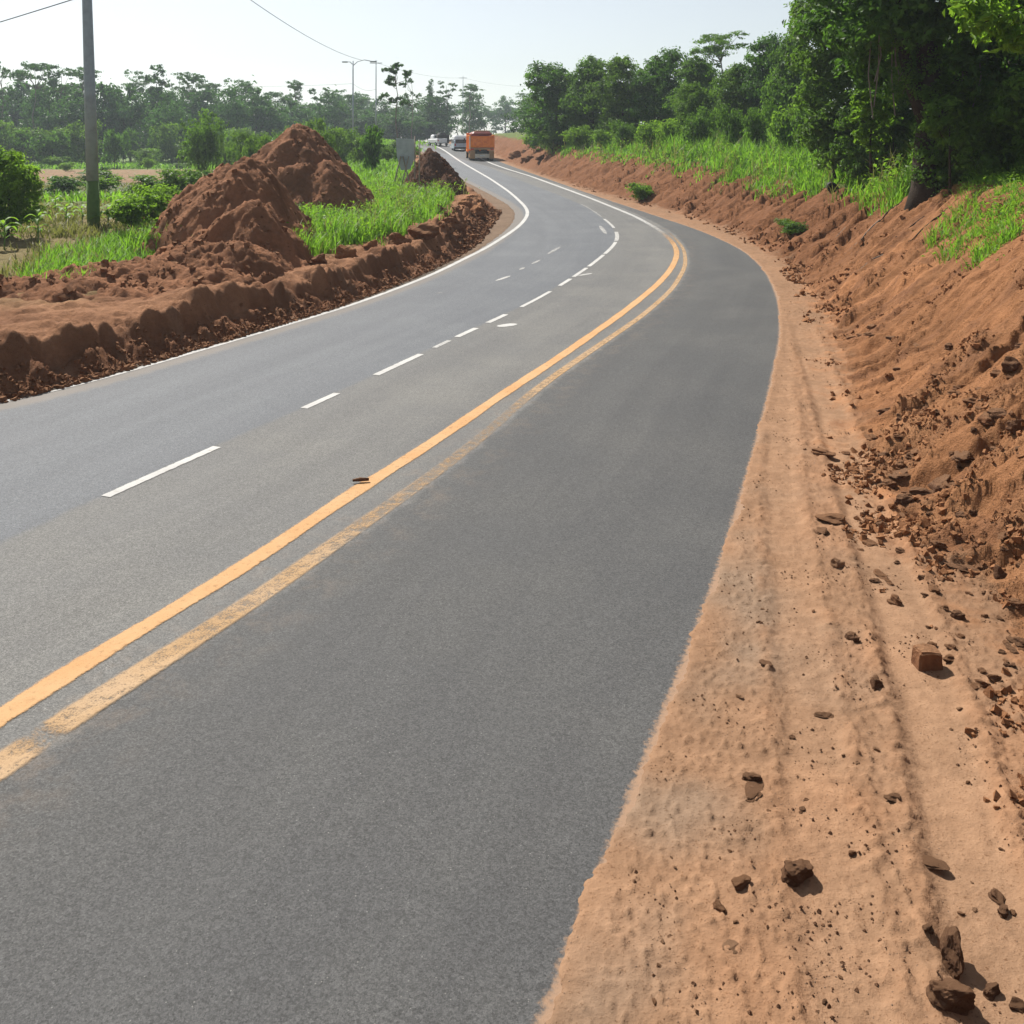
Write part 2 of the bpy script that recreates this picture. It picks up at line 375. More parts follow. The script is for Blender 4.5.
# ---------------------------------------------------------------- materials
class NT:
    def __init__(s, name):
        s.m = bpy.data.materials.new(name); s.m.use_nodes = True
        s.n = s.m.node_tree.nodes; s.l = s.m.node_tree.links
        s.b = s.n["Principled BSDF"]; s.out = s.n["Material Output"]
    def node(s, t, **kw):
        n = s.n.new(t)
        for k, v in kw.items(): setattr(n, k, v)
        return n
    def sock(s, inp, v):
        if isinstance(v, bpy.types.NodeSocket): s.l.new(v, inp)
        elif hasattr(v, '__len__') and len(v) == 3 and inp.type == 'RGBA': inp.default_value = (*v, 1)
        else: inp.default_value = v
    def math(s, op, a, b=0.0, clamp=False):
        n = s.node("ShaderNodeMath", operation=op); n.use_clamp = clamp
        s.sock(n.inputs[0], a); s.sock(n.inputs[1], b); return n.outputs[0]
    def mix(s, f, a, b, bt='MIX'):
        n = s.node("ShaderNodeMix", data_type='RGBA', blend_type=bt)
        s.sock(n.inputs[0], f); s.sock(n.inputs[6], a); s.sock(n.inputs[7], b); return n.outputs[2]
    def noise(s, scale, detail=3, rough=.55, vec=None):
        n = s.node("ShaderNodeTexNoise"); n.inputs['Scale'].default_value = scale
        n.inputs['Detail'].default_value = detail; n.inputs['Roughness'].default_value = rough
        s.l.new(vec if vec is not None else s.obj(), n.inputs['Vector']); return n.outputs[0]
    def voro(s, scale, vec=None, out='Distance', rnd=1.0):
        n = s.node("ShaderNodeTexVoronoi"); n.inputs['Scale'].default_value = scale; n.inputs['Randomness'].default_value = rnd
        s.l.new(vec if vec is not None else s.obj(), n.inputs['Vector']); return n.outputs[out]
    def obj(s):
        if not hasattr(s, '_tc'): s._tc = s.node("ShaderNodeTexCoord")
        return s._tc.outputs['Object']
    def attr(s, name, out='Fac'):
        n = s.node("ShaderNodeAttribute"); n.attribute_name = name; return n.outputs[out]
    def ramp(s, v, lo, hi, a=0.0, b=1.0):
        n = s.node("ShaderNodeMapRange"); n.interpolation_type = 'SMOOTHSTEP'
        s.sock(n.inputs[0], v); n.inputs[1].default_value = lo; n.inputs[2].default_value = hi
        n.inputs[3].default_value = a; n.inputs[4].default_value = b; return n.outputs[0]
    def bump(s, h, dist, strength=1.0):
        n = s.node("ShaderNodeBump"); n.inputs['Strength'].default_value = strength; n.inputs['Distance'].default_value = dist
        s.l.new(h, n.inputs['Height']); s.l.new(n.outputs[0], s.b.inputs['Normal']); return n
    def fin(s, col, rough=.9, spec=.2):
        s.sock(s.b.inputs['Base Color'], col); s.sock(s.b.inputs['Roughness'], rough)
        s.b.inputs['Specular IOR Level'].default_value = spec; return s.m

def soil_mat(name, bd=.05, bs=1.0):
    t = NT(name)
    col = t.attr("col", 'Color')
    n1 = t.noise(9, 6, .65); n2 = t.noise(60, 4, .7)
    col = t.mix(t.ramp(n1, .35, .7), t.mix(1.0, col, (.89, .87, .85), 'MULTIPLY'), t.mix(1.0, col, (1.08, 1.08, 1.07), 'MULTIPLY'))
    col = t.mix(t.ramp(n2, .56, .68), col, t.mix(1.0, col, (.62, .55, .50), 'MULTIPLY'))
    v = t.voro(38)
    n3 = t.noise(4, 3)
    peb = t.math('MULTIPLY', t.ramp(v, .16, .08), t.ramp(n3, .48, .6))
    col = t.mix(peb, col, (.16, .105, .075))
    h = t.math('ADD', t.math('MULTIPLY', n1, .9), t.math('ADD', t.math('MULTIPLY', n2, .35), t.math('MULTIPLY', peb, .3)))
    t.bump(h, bd, bs)
    return t.fin(col, .95, .08)
M_SOIL = soil_mat("soil", .07, 1.0)
M_SAND = soil_mat("sandy_soil", .022, .75)

def asphalt():
    t = NT("asphalt")
    lat = t.attr("lat"); dsh = t.attr("dsh"); ed = t.attr("edge"); edl = t.attr("edgel"); al = t.attr("along")
    nbig = t.noise(.55, 4, .6); nmid = t.noise(3.0, 4, .6)
    cv = t.node("ShaderNodeCombineXYZ"); t.l.new(t.math('MULTIPLY', lat, 2.2), cv.inputs[0]); t.l.new(t.math('MULTIPLY', al, .12), cv.inputs[1])
    streak = t.noise(1.0, 4, .6, cv.outputs[0])
    cw = t.node("ShaderNodeCombineXYZ"); t.l.new(t.math('MULTIPLY', lat, 9), cw.inputs[0]); t.l.new(t.math('MULTIPLY', al, .25), cw.inputs[1])
    fstreak = t.noise(1.0, 3, .6, cw.outputs[0])
    left = (.106, .114, .126); mid = (.122, .121, .117); right = (.070, .0705, .071)
    kd = t.ramp(t.math('ADD', dsh, t.math('MULTIPLY', t.math('SUBTRACT', nmid, .5), .16)), -.10, .02)
    ky = t.ramp(t.math('ADD', lat, t.math('MULTIPLY', t.math('SUBTRACT', nmid, .5), .22)), .06, .16)
    col = t.mix(kd, left, mid); col = t.mix(ky, col, right)
    # tyre-polished bands, blotches
    col = t.mix(t.ramp(streak, .3, .72), t.mix(1.0, col, (.92, .92, .925), 'MULTIPLY'), t.mix(1.0, col, (1.07, 1.07, 1.06), 'MULTIPLY'))
    col = t.mix(t.math('MULTIPLY', t.ramp(fstreak, .5, .75), .15), col, t.mix(1.0, col, (1.22, 1.2, 1.18), 'MULTIPLY'))
    col = t.mix(t.ramp(nbig, .35, .7), t.mix(1.0, col, (.87, .87, .88), 'MULTIPLY'), t.mix(1.0, col, (1.11, 1.10, 1.08), 'MULTIPLY'))
    # aggregate
    g1 = t.noise(150, 4, .75); g2 = t.noise(55, 4, .75)
    col = t.mix(t.ramp(g1, .38, .66), t.mix(1.0, col, (.72, .72, .725), 'MULTIPLY'), t.mix(1.0, col, (1.28, 1.27, 1.25), 'MULTIPLY'))
    col = t.mix(t.ramp(g2, .55, .72), col, t.mix(1.0, col, (.62, .62, .63), 'MULTIPLY'))
    for sc_, lo_, hi_ in ((110, .70, 1.36), (45, .92, 1.09)):
        va = t.node("ShaderNodeTexVoronoi"); va.inputs['Scale'].default_value = sc_; t.l.new(t.obj(), va.inputs['Vector'])
        sa = t.node("ShaderNodeSeparateColor"); t.l.new(va.outputs['Color'], sa.inputs[0]); k_ = t.math('ADD', t.math('MULTIPLY', sa.outputs[0], hi_ - lo_), lo_)
        vm = t.node("ShaderNodeVectorMath", operation='SCALE'); t.l.new(col, vm.inputs[0]); t.l.new(k_, vm.inputs['Scale']); col = vm.outputs[0]
    v = t.node("ShaderNodeTexVoronoi"); v.inputs['Scale'].default_value = 48; t.l.new(t.obj(), v.inputs['Vector'])
    sel = t.node("ShaderNodeSeparateColor"); t.l.new(v.outputs['Color'], sel.inputs[0])
    spk = t.math('MULTIPLY', t.ramp(v.outputs['Distance'], .20, .12), t.ramp(sel.outputs[0], .86, .92))
    col = t.mix(t.math('MULTIPLY', spk, t.math('MULTIPLY', sel.outputs[2], .75)), col, (.42, .41, .38))
    drk = t.math('MULTIPLY', t.ramp(v.outputs['Distance'], .22, .12), t.ramp(sel.outputs[1], .88, .93))
    col = t.mix(t.math('MULTIPLY', drk, .8), col, (.02, .02, .02))
    # dust from the shoulder and along the centre line
    dn = t.noise(7, 5, .65)
    dust = t.math('MULTIPLY', t.ramp(t.math('ADD', ed, t.math('MULTIPLY', t.math('SUBTRACT', t.noise(26, 4, .7), .5), .12)), .03, -.015), .8)
    col = t.mix(dust, col, (.33, .20, .118))
    d2 = t.math('MULTIPLY', t.math('MULTIPLY', t.ramp(lat, -.45, -.1), t.ramp(lat, .75, .12)), t.math('MULTIPLY', t.ramp(t.noise(3.5, 6, .72), .45, .72), .16))
    col = t.mix(d2, col, (.32, .215, .135))
    d3 = t.math('MULTIPLY', t.ramp(t.math('ADD', edl, t.math('MULTIPLY', t.math('SUBTRACT', dn, .5), .3)), .22, .0), .6)
    col = t.mix(d3, col, (.18, .15, .12))
    t.bump(t.math('ADD', t.math('MULTIPLY', g1, .5), t.math('ADD', t.math('MULTIPLY', g2, .6), t.math('MULTIPLY', spk, .2))), .006, .7)
    return t.fin(col, t.ramp(nbig, .2, .8, .66, .80), .22)
M_ASPH = asphalt()

def paint(name, base, base2, wear_lo=-.06, wear_hi=.22):
    t = NT(name)
    ac = t.attr("across"); wr = t.attr("wear")
    n = t.noise(11, 6, .68); n2 = t.noise(1.3, 4, .6); n3 = t.noise(75, 4, .75)
    col = t.mix(t.ramp(n2, .35, .65), base, base2)
    col = t.mix(t.ramp(n, .52, .75), col, t.mix(1.0, col, (.72, .68, .62), 'MULTIPLY'))
    col = t.mix(t.ramp(n3, .55, .7), col, t.mix(1.0, col, (.75, .72, .70), 'MULTIPLY'))
    edge = t.ramp(t.math('ADD', t.math('ABSOLUTE', ac), t.math('MULTIPLY', t.math('SUBTRACT', t.math('ADD', t.math('MULTIPLY', n, .5), t.math('MULTIPLY', n3, .5)), .5), .9)), .98, .70)
    keep = t.ramp(t.math('SUBTRACT', t.math('ADD', t.math('MULTIPLY', n, .5), t.math('MULTIPLY', n3, .5)), wr), wear_lo, wear_hi)
    k = t.math('MULTIPLY', edge, keep)
    t.fin(col, .8, .25)
    t.bump(n3, .004, .5)
    tr = t.node("ShaderNodeBsdfTransparent"); mx = t.node("ShaderNodeMixShader")
    t.l.new(k, mx.inputs[0]); t.l.new(tr.outputs[0], mx.inputs[1]); t.l.new(t.b.outputs[0], mx.inputs[2]); t.l.new(mx.outputs[0], t.out.inputs[0])
    return t.m
M_YEL = paint("yellow_paint", (.45, .245, .10), (.47, .285, .135))
M_YEL2 = paint("worn_yellow_paint", (.40, .25, .12), (.42, .285, .165))
M_WHT = paint("white_paint", (.46, .455, .44), (.40, .395, .38))

def leaf_mat(name, dark, light, trans, tstrength=.42, rough=.55, spec=.18, rndamp=.35):
    t = NT(name)
    v = t.attr("var")
    col = t.mix(v, dark, light)
    oi = t.node("ShaderNodeObjectInfo")
    col = t.mix(t.math('MULTIPLY', oi.outputs['Random'], rndamp), col, t.mix(1.0, col, (1.5, 1.25, .8), 'MULTIPLY'))
    t.fin(col, rough, spec)
    tb = t.node("ShaderNodeBsdfTranslucent"); t.sock(tb.inputs[0], t.mix(v, t.mix(.5, dark, trans), trans))
    mx = t.node("ShaderNodeMixShader"); mx.inputs[0].default_value = tstrength
    t.l.new(t.b.outputs[0], mx.inputs[1]); t.l.new(tb.outputs[0], mx.inputs[2]); t.l.new(mx.outputs[0], t.out.inputs[0])
    return t.m
M_LEAF = leaf_mat("tree_leaves", (.016, .042, .012), (.10, .20, .030), (.19, .38, .03), .42)
M_LEAF2 = leaf_mat("yellowish_leaves", (.020, .050, .012), (.105, .195, .030), (.19, .36, .03), .40)
M_LEAF3 = leaf_mat("deep_green_leaves", (.012, .036, .013), (.075, .165, .034), (.15, .33, .03), .40)
M_LEAFD = leaf_mat("forest_leaves", (.012, .040, .016), (.060, .150, .040), (.11, .26, .035), .36, rndamp=.5)
M_LEAFB = leaf_mat("bright_leaves", (.05, .12, .02), (.15, .28, .035), (.26, .46, .03), .52)
M_GRASS = leaf_mat("grass_blades", (.055, .14, .018), (.165, .34, .035), (.25, .50, .03), .48, spec=.25)
M_GRASSD = leaf_mat("dry_grass_blades", (.10, .12, .03), (.24, .22, .08), (.25, .27, .06), .4, spec=.2)

def simple(name, col, rough=.7, spec=.3, metal=0.0, dirt=None, nscale=3.0, bump=0.0):
    t = NT(name); n = t.noise(nscale, 5, .6)
    d = dirt if dirt else tuple(c * .7 for c in col)
    t.fin(t.mix(t.ramp(n, .4, .75), col, d), rough, spec); t.b.inputs['Metallic'].default_value = metal
    if bump: t.bump(t.noise(nscale * 6, 4), bump, .8)
    return t.m
def dusted(name, col, dirt, dust, k):
    t = NT(name); n = t.noise(9, 5, .6); c0 = t.mix(t.ramp(n, .4, .75), col, dirt)
    g = t.node("ShaderNodeNewGeometry"); sx = t.node("ShaderNodeSeparateXYZ"); t.l.new(g.outputs['Normal'], sx.inputs[0])
    d = t.math('MULTIPLY', t.ramp(t.math('ADD', sx.outputs[2], t.math('MULTIPLY', t.math('SUBTRACT', n, .5), .8)), .45, .95), k)
    t.fin(t.mix(d, c0, dust), .95, .05); t.bump(t.noise(50, 5, .7), .015, .9); return t.m
M_BARK = simple("bark", (.05, .038, .028), .95, .1, nscale=6, bump=.03)
M_BARKP = simple("pale_bark", (.20, .17, .14), .9, .1, nscale=5, bump=.02)
M_STEEL = simple("galvanised_steel", (.30, .36, .41), .5, .4, .1, dirt=(.23, .275, .31), nscale=4)
M_POLEGREEN = simple("green_algae", (.10, .17, .05), .9, .2, nscale=7)
M_WIRE = simple("wire_black", (.06, .06, .065), .6)
M_CLOD = dusted("earth_clod", (.20, .096, .05), (.13, .06, .034), (.26, .145, .08), .6)
M_CLODD = dusted("dark_stone", (.135, .07, .041), (.085, .044, .027), (.235, .13, .073), .65)
M_CLODB = dusted("bank_clod", (.25, .118, .056), (.17, .08, .04), (.275, .135, .066), .5)
M_CLODL = dusted("sandy_clod", (.30, .17, .097), (.22, .115, .062), (.33, .195, .115), .6)
# ---SECTION: setting---
# ---------------------------------------------------------------- the ground sheet
def build_ground():
    ys = [-6.0]
    while ys[-1] < 2.6: ys.append(ys[-1] + .12)
    while ys[-1] < 420: ys.append(ys[-1] + max(.018, .0036 * ys[-1] if ys[-1] < 75 else .007 * ys[-1]))
    while ys[-1] < 5000: ys.append(ys[-1] * 1.06)
    ys = np.array(ys)
    us = np.concatenate([-np.geomspace(5, .72, 26)[:-1], np.linspace(-.72, -.30, 330)[:-1], np.linspace(-.30, .62, 820)[:-1], np.geomspace(.62, 5, 30)])
    Yg, Ug = np.meshgrid(ys, us, indexing='ij')
    Xg = Ug * (np.maximum(Yg, 0) + 6)
    nr, nc = Xg.shape
    z = np.empty_like(Xg); colr = np.empty(Xg.shape + (3,)); reg = np.zeros(Xg.shape, np.int8)
    for i0 in range(0, nr, 120):
        sl = slice(i0, i0 + 120)
        zz, cc, d = ground(Xg[sl], Yg[sl], True, True)
        z[sl] = zz; colr[sl] = cc
        r = np.zeros(zz.shape, np.int8)
        R = d['right']
        r[R & (d['a'] > -.5) & (d['t'] <= .1)] = 1                       # shoulder
        r[R & (d['t'] > .1) & (d['s'] <= 1.15) & (Yg[sl] < 170)] = 2      # embankment
        r[(~R) & (d['e'] < 2.6) & (Yg[sl] < 48)] = 3                      # berm
        r[(d['a'] < -.5) & (d['b'] < -.5)] = 9                            # under the road
        reg[sl] = r
    V = np.stack([Xg, Yg, z], -1).reshape(-1, 3); Cc = colr.reshape(-1, 3)
    idx = np.arange(nr * nc).reshape(nr, nc)
    Q = np.stack([idx[:-1, :-1], idx[:-1, 1:], idx[1:, 1:], idx[1:, :-1]], -1).reshape(-1, 4)
    fr = reg[:-1, :-1].reshape(-1)
    for code, nm in ((0, "ground"), (1, "dirt_shoulder"), (2, "embankment"), (3, "roadside_berm")):
        q = Q[fr == code]
        u, inv = np.unique(q, return_inverse=True)
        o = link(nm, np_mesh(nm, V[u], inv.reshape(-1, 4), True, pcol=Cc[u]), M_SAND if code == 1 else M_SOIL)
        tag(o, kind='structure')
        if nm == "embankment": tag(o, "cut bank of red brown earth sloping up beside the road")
build_ground()

# ---------------------------------------------------------------- road and its markings
def build_road():
    ys = np.concatenate([np.arange(-6, 12, .06), np.exp(np.linspace(math.log(12), math.log(260), 420))])
    nc = 70
    k = np.linspace(0, 1, nc)
    rr = np.random.RandomState(3)
    xl = C_L(ys) - .34 + .05 * noise(ys * 1.7, ys * 0) + .03 * noise(ys * 6, ys * 0 + 3)
    xr = C_R(ys) + .25
    X = xl[:, None] * (1 - k) + xr[:, None] * k; Y = np.repeat(ys[:, None], nc, 1)
    # near-straight cross fall and faint unevenness
    Z = zr(Y) + .004 * fbm(X * .5, Y * .3, 2)
    lat = (X - C_Y2(Y)) * .92; dsh = (X - C_D(Y)) * .92; ed = (C_R(Y) - X) * .92; edl = (X - C_L(Y)) * .92
    # a small step where the newer right lane was laid against the old surface
    Z = Z + .006 * sstep(.0, .12, lat)
    V = np.stack([X, Y, Z], -1).reshape(-1, 3)
    nr = len(ys); idx = np.arange(nr * nc).reshape(nr, nc)
    Q = np.stack([idx[:-1, :-1], idx[:-1, 1:], idx[1:, 1:], idx[1:, :-1]], -1).reshape(-1, 4)
    me = np_mesh("road", V, Q, True, pattr=dict(lat=lat.ravel(), dsh=dsh.ravel(), edge=ed.ravel(), edgel=edl.ravel(), along=Y.ravel()))
    o = link("road", me, M_ASPH); tag(o, kind='structure'); return o
ROAD = build_road()

def zroad(X, Y):
    lat = (X - C_Y2(Y)) * .92
    return zr(Y) + .004 * fbm(X * .5, Y * .3, 2) + .006 * sstep(0, .12, lat)

def strip(name, X, Y, w, mat, wear, label=None, lift=.005):
    """a painted strip along the points, w metres wide (array or number)"""
    X = np.asarray(X, float); Y = np.asarray(Y, float); n = len(X)
    tx, ty = np.gradient(X), np.gradient(Y); L = np.hypot(tx, ty); nx, ny = ty / L, -tx / L
    w = np.broadcast_to(w, (n,)); ac = np.linspace(-1, 1, 7)
    PX = X[:, None] + nx[:, None] * ac * w[:, None] / 2; PY = Y[:, None] + ny[:, None] * ac * w[:, None] / 2
    PZ = zroad(PX, PY) + lift
    idx = np.arange(n * 7).reshape(n, 7)
    Q = np.stack([idx[:-1, :-1], idx[:-1, 1:], idx[1:, 1:], idx[1:, :-1]], -1).reshape(-1, 4)
    me = np_mesh(name, np.stack([PX, PY, PZ], -1).reshape(-1, 3), Q, True,
                 pattr=dict(across=np.tile(ac, n), wear=np.repeat(np.broadcast_to(wear, (n,)), 7)))
    o = link(name, me, mat, ROAD)
    if label: o["label"] = label
    return o

def ydense(a, b):
    out = [a]
    while out[-1] < b: out.append(out[-1] + max(.05, .012 * out[-1]))
    return np.array(out)
ys = ydense(-5, 38)
strip("yellow_line", C_Y1(ys), ys, .19 + .03 * noise(ys * 1.3, ys * 0), M_YEL, np.interp(ys, [0, 5, 9, 14, 20, 26, 31, 38], [.28, .26, .29, .27, .26, .28, .36, .62]), "broad orange yellow centre line")
ys = ydense(-5, 38)
wear2 = np.interp(ys, [-5, 4.3, 5.06, 5.11, 5.2, 5.26, 5.9, 6.25, 7.3, 8.0, 9.0, 10.2, 11.2, 12.0, 12.6, 18, 26, 31, 37], [.36, .36, .36, .52, .52, .36, .34, .40, .38, .43, .46, .47, .50, .45, .38, .36, .36, .40, .6])
strip("yellow_line", C_Y2(ys), ys, np.interp(ys, [0, 5, 7, 12, 20, 33], [.27, .26, .22, .17, .15, .12]), M_YEL2, wear2, "worn and broken second yellow line")
ys = ydense(-5, 170)
strip("edge_line", C_WL(ys), ys, np.interp(ys, [0, 12, 30, 60, 100], [.13, .13, .17, .22, .3]), M_WHT, np.interp(ys, [0, 20, 60], [.34, .30, .22]), "white line on the left edge of the road")
ys = ydense(29, 150)
strip("edge_line", C_Y1(ys) * sstep(0, 1, 0 * ys + 2), ys, np.interp(ys, [29, 36, 60, 100], [.08, .22, .26, .3]), M_WHT, np.interp(ys, [29, 34, 40, 60], [.65, .45, .34, .30]), "white line on the right edge of the road")
for (p, q, w, wr) in (((103, 497), (217, 447.5), .125, -.05), ((303, 409), (340, 393.8), .12, 0), ((375, 375.5), (422, 354.5), .13, -.05), ((434, 348), (450, 341), .11, .1),
                      ((457, 337.5), (478, 328.5), .13, -.05), ((490, 323), (507, 314.5), .13, -.05), ((521, 307), (552, 291.5), .14, .05), ((557, 286), (571, 279), .16, .05),
                      ((574, 277), (588, 268), .16, .08), ((590, 266.5), (604, 255), .17, .08), ((604, 254), (617, 242), .18, .1), ((617, 241), (614, 232), .22, .15), ((612, 228), (603, 219), .18, .15), ((600, 217), (576, 204), .16, .25),
                      ((560, 197), (535, 187), .16, .3), ((0, 546), (60, 517), .10, .46)):
    y0 = px2road(*p)[1]; y1 = px2road(*q)[1]
    ys = np.linspace(y0, y1, max(8, int((y1 - y0) / .08)))
    strip("lane_dash", C_D(ys), ys, w * (.78 if y0 > 18 else 1), M_WHT, wr + (.20 if y0 > 18 else .24))
for (p, q, w, wr) in (((498, 327), (516, 324), .26, .02), ((435, 294), (446, 292), .12, .3), ((496, 281), (510, 276), .14, .15), ((520, 270), (524, 267.5), .13, .2), ((532, 264), (540, 260), .13, .2),
                      ((548, 254), (560, 247), .16, .22), ((578, 276), (592, 273.5), .16, .15), ((600, 226), (606, 234), .2, .2), ((441, 300), (430, 304), .1, .4)):
    a = px2road(*p); b = px2road(*q); k = np.linspace(0, 1, 12)
    strip("lane_dash", a[0] + (b[0] - a[0]) * k, a[1] + (b[1] - a[1]) * k, w * (1 - .6 * np.abs(2 * k - 1) ** 3), M_WHT, wr + .2)
# ---SECTION: earthworks---
def mound(name, cones, ext, step, colr, label, cat, seed, rough=1.0, group=None):
    x0, x1, y0, y1 = ext
    xs = np.arange(x0, x1, step); ys = np.arange(y0, y1, step)
    X, Y = np.meshgrid(xs, ys)
    n1 = fbm(X * .9 + seed, Y * .9, 4); n2 = fbm(X * 3 + seed, Y * 3, 4); n3 = fbm(X * 10, Y * 10 + seed, 3)
    Z = np.full(X.shape, -50.0)
    for (cx, cy_, zp, sl, ar, sx, sy, r0, fy) in cones:
        dx, dy = X + .22 * n1 - cx, Y + .2 * noise(X * 1.3, Y * 1.3 + seed) - cy_
        dx = np.where(dx > 0, dx * ar, dx); dy = np.where(dy < 0, dy * fy, dy)
        th = np.arctan2(dy, dx)
        r = np.sqrt((dx / sx) ** 2 + (dy / sy) ** 2 + r0 * r0) - r0
        c = zp - sl * r * (1 + .10 * noise(th * 2.2 + seed, r * .3)) + .035 * rough * noise(th * 6 + seed, r * .6) * np.clip(r * 1.5, 0, 1)
        k = .12; Z = np.where(Z < -40, c, np.maximum(Z, c) + k * np.exp(-np.abs(Z - c) / k) * .15)
    Z = Z + rough * (.13 * noise(X * .9 + seed, Y * .9) + .06 * n2 + .045 * n3) + rough * .03 * np.clip(noise(X * 9 + seed, Y * 9) * 2, -.3, 1)
    Z = Z + rough * .03 * np.clip(noise(X * 1.2 + seed, Y * 1.2) * 4, -1, 1) + rough * .035 * np.clip(noise(X * 4.2 + seed, Y * 4.2) * 3, -.3, 1)
    G = ground(X, Y)
    Z = Z - 3 * sstep(.8, .2, (C_L(Y) - X) * .93 - berm_off(Y) - .35)
    ok = Z > G - .25
    Z = np.maximum(Z, G - .3)
    base = np.array(colr)
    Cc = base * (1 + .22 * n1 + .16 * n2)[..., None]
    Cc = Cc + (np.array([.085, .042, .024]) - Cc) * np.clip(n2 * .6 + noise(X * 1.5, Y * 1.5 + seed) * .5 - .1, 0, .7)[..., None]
    nr, nc = X.shape; idx = np.arange(nr * nc).reshape(nr, nc)
    Q = np.stack([idx[:-1, :-1], idx[:-1, 1:], idx[1:, 1:], idx[1:, :-1]], -1).reshape(-1, 4)
    Q = Q[ok.ravel()[Q].any(1)]
    u, inv = np.unique(Q, return_inverse=True)
    V = np.stack([X, Y, Z], -1).reshape(-1, 3)[u]
    c0 = np.array([cones[0][0], cones[0][1], gz(cones[0][0], cones[0][1])])
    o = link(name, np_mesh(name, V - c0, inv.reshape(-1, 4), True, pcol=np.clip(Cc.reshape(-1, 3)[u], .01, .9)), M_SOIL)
    o.location = c0
    tag(o, label, cat, group); MOUNDS.append((X, Y, Z, o))

MC = (.26, .125, .067); MOUNDS = []
# (x, y, peak z, slope, right-side steepening, stretch x, stretch y, rounding)
mound("earth_mound", [(-6.75, 24, 2.98, 1.1, 1.35, 1, 1.15, .5, 1.0), (-7.25, 22.9, 2.2, 1.1, 1.2, 1, 1, .4, 1.1), (-5.8, 21.6, 2.0, .85, 1.6, 1, 1.3, .25, 1.8), (-6.0, 19.6, 1.35, .55, 1.5, 1.4, 1.2, .3, 1.8), (-7.0, 18.3, 1.0, .38, 1.2, 1.8, 1.0, .4, 1.8), (-9.0, 17.3, .82, .25, 1, 2.2, 1.0, .5, 1.5)],
      (-13, -3.4, 15.2, 28.5), .05, MC, "brown earth mound behind the berm, the closer of the two big heaps", "earth mound", 3.0)
mound("earth_mound", [(-7.75, 35, 4.02, .9, 1.35, 1, 1.1, .5, 1.1), (-6.5, 33.4, 2.75, .9, 1.4, 1, 1.2, .25, 1.4), (-9.6, 34.2, 2.5, .7, 1, 1.2, 1, .4, 1)],
      (-14, -2.8, 29, 41), .07, (.235, .112, .060), "tall pointed brown earth mound standing behind the closer heap", "earth mound", 11.0)
mound("earth_mound", [(-4.05, 48, 3.15, 1.2, .85, .9, 1.2, .12, 1.2), (-3.2, 46.3, 1.9, 1.0, .9, 1, 1, .2, 1.3), (-4.3, 45.5, 1.7, 1.0, 1, 1, 1, .2, 1.3)],
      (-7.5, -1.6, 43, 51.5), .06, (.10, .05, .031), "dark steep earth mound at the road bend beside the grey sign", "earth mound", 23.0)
mound("earth_mound", [(-.2, 97, 3.7, .9, .8, 1.1, 1.6, .3, 1), (1.4, 94, 3.5, .8, 1, 1.2, 1, .3, 1), (.6, 90, 2.9, .8, 1, 1, 1, .3, 1)],
      (-2.2, 5, 86, 102), .11, (.25, .13, .08), "low reddish heap of soil on the verge right of the orange truck", "earth mound", 31.0)

# ---------------------------------------------------------------- clods and stones
import bmesh
def clod_mesh(name, seed, sc=(1, 1, 1), cuts=8, rough=.09, sub=4):
    r = random.Random(seed); bm = bmesh.new()
    bmesh.ops.create_icosphere(bm, subdivisions=sub, radius=1.0)
    planes = []
    for i in range(cuts):
        d = Vector((r.gauss(0, 1), r.gauss(0, 1), r.gauss(0, 1))).normalized(); planes.append((d, r.uniform(.52, .82)))
    for v in bm.verts:
        p = v.co.copy()
        for d, h in planes:
            k = p.dot(d) - h
            if k > 0: p -= d * k
        q = p * 3
        p *= 1 + rough * (math.sin(q.x * 2.1 + seed) * math.cos(q.y * 1.7) + math.sin(q.z * 2.7 + q.x)) + r.gauss(0, rough * .16) + rough * .6 * math.sin(q.x * 6.3 + seed) * math.sin(q.y * 5.7 + 1) * math.sin(q.z * 6.9 + 2)
        v.co = Vector((p.x * sc[0], p.y * sc[1], p.z * sc[2]))
    me = bpy.data.meshes.new(name); bm.to_mesh(me); bm.free()
    return me
CL = [clod_mesh("clod", 1), clod_mesh("clod", 2, (1.2, .9, .7)), clod_mesh("clod", 3, (1, .8, .9), 12), clod_mesh("clod", 4, (1.3, .8, .55), 8),
      clod_mesh("clod", 5, (1, 1, .6), 7, .08), clod_mesh("clod", 6, (.9, 1.2, .75), 10)]
CLM = {}
def clod(px, py, wpx, hpx, k, mat, label, group=None, name="earth_clod", cat="clod", rz=None, tilt=(0, 0), pos=None, sink=.42):
    if pos is None:
        X, Y, Z = hit(px, py)
    else: X, Y = pos
    Z = gzd(X, Y)
    key = (k, mat.name)
    if key not in CLM:
        me = CL[k].copy(); me.materials.clear(); me.materials.append(mat); CLM[key] = me
    o = bpy.data.objects.new(name, CLM[key]); COL.objects.link(o)
    s = wpx * Y / F / 2 * 1.15; hz = hpx * Y / F / 2 * 1.1
    o.scale = (s, s * .9, hz); R_ = random.Random(int(px * 7 + py * 13))
    o.rotation_euler = (tilt[0], tilt[1], R_.uniform(0, 6.28) if rz is None else rz)
    o.location = (X, Y, Z + hz * (.62 - sink)); tag(o, label, cat, group); return o

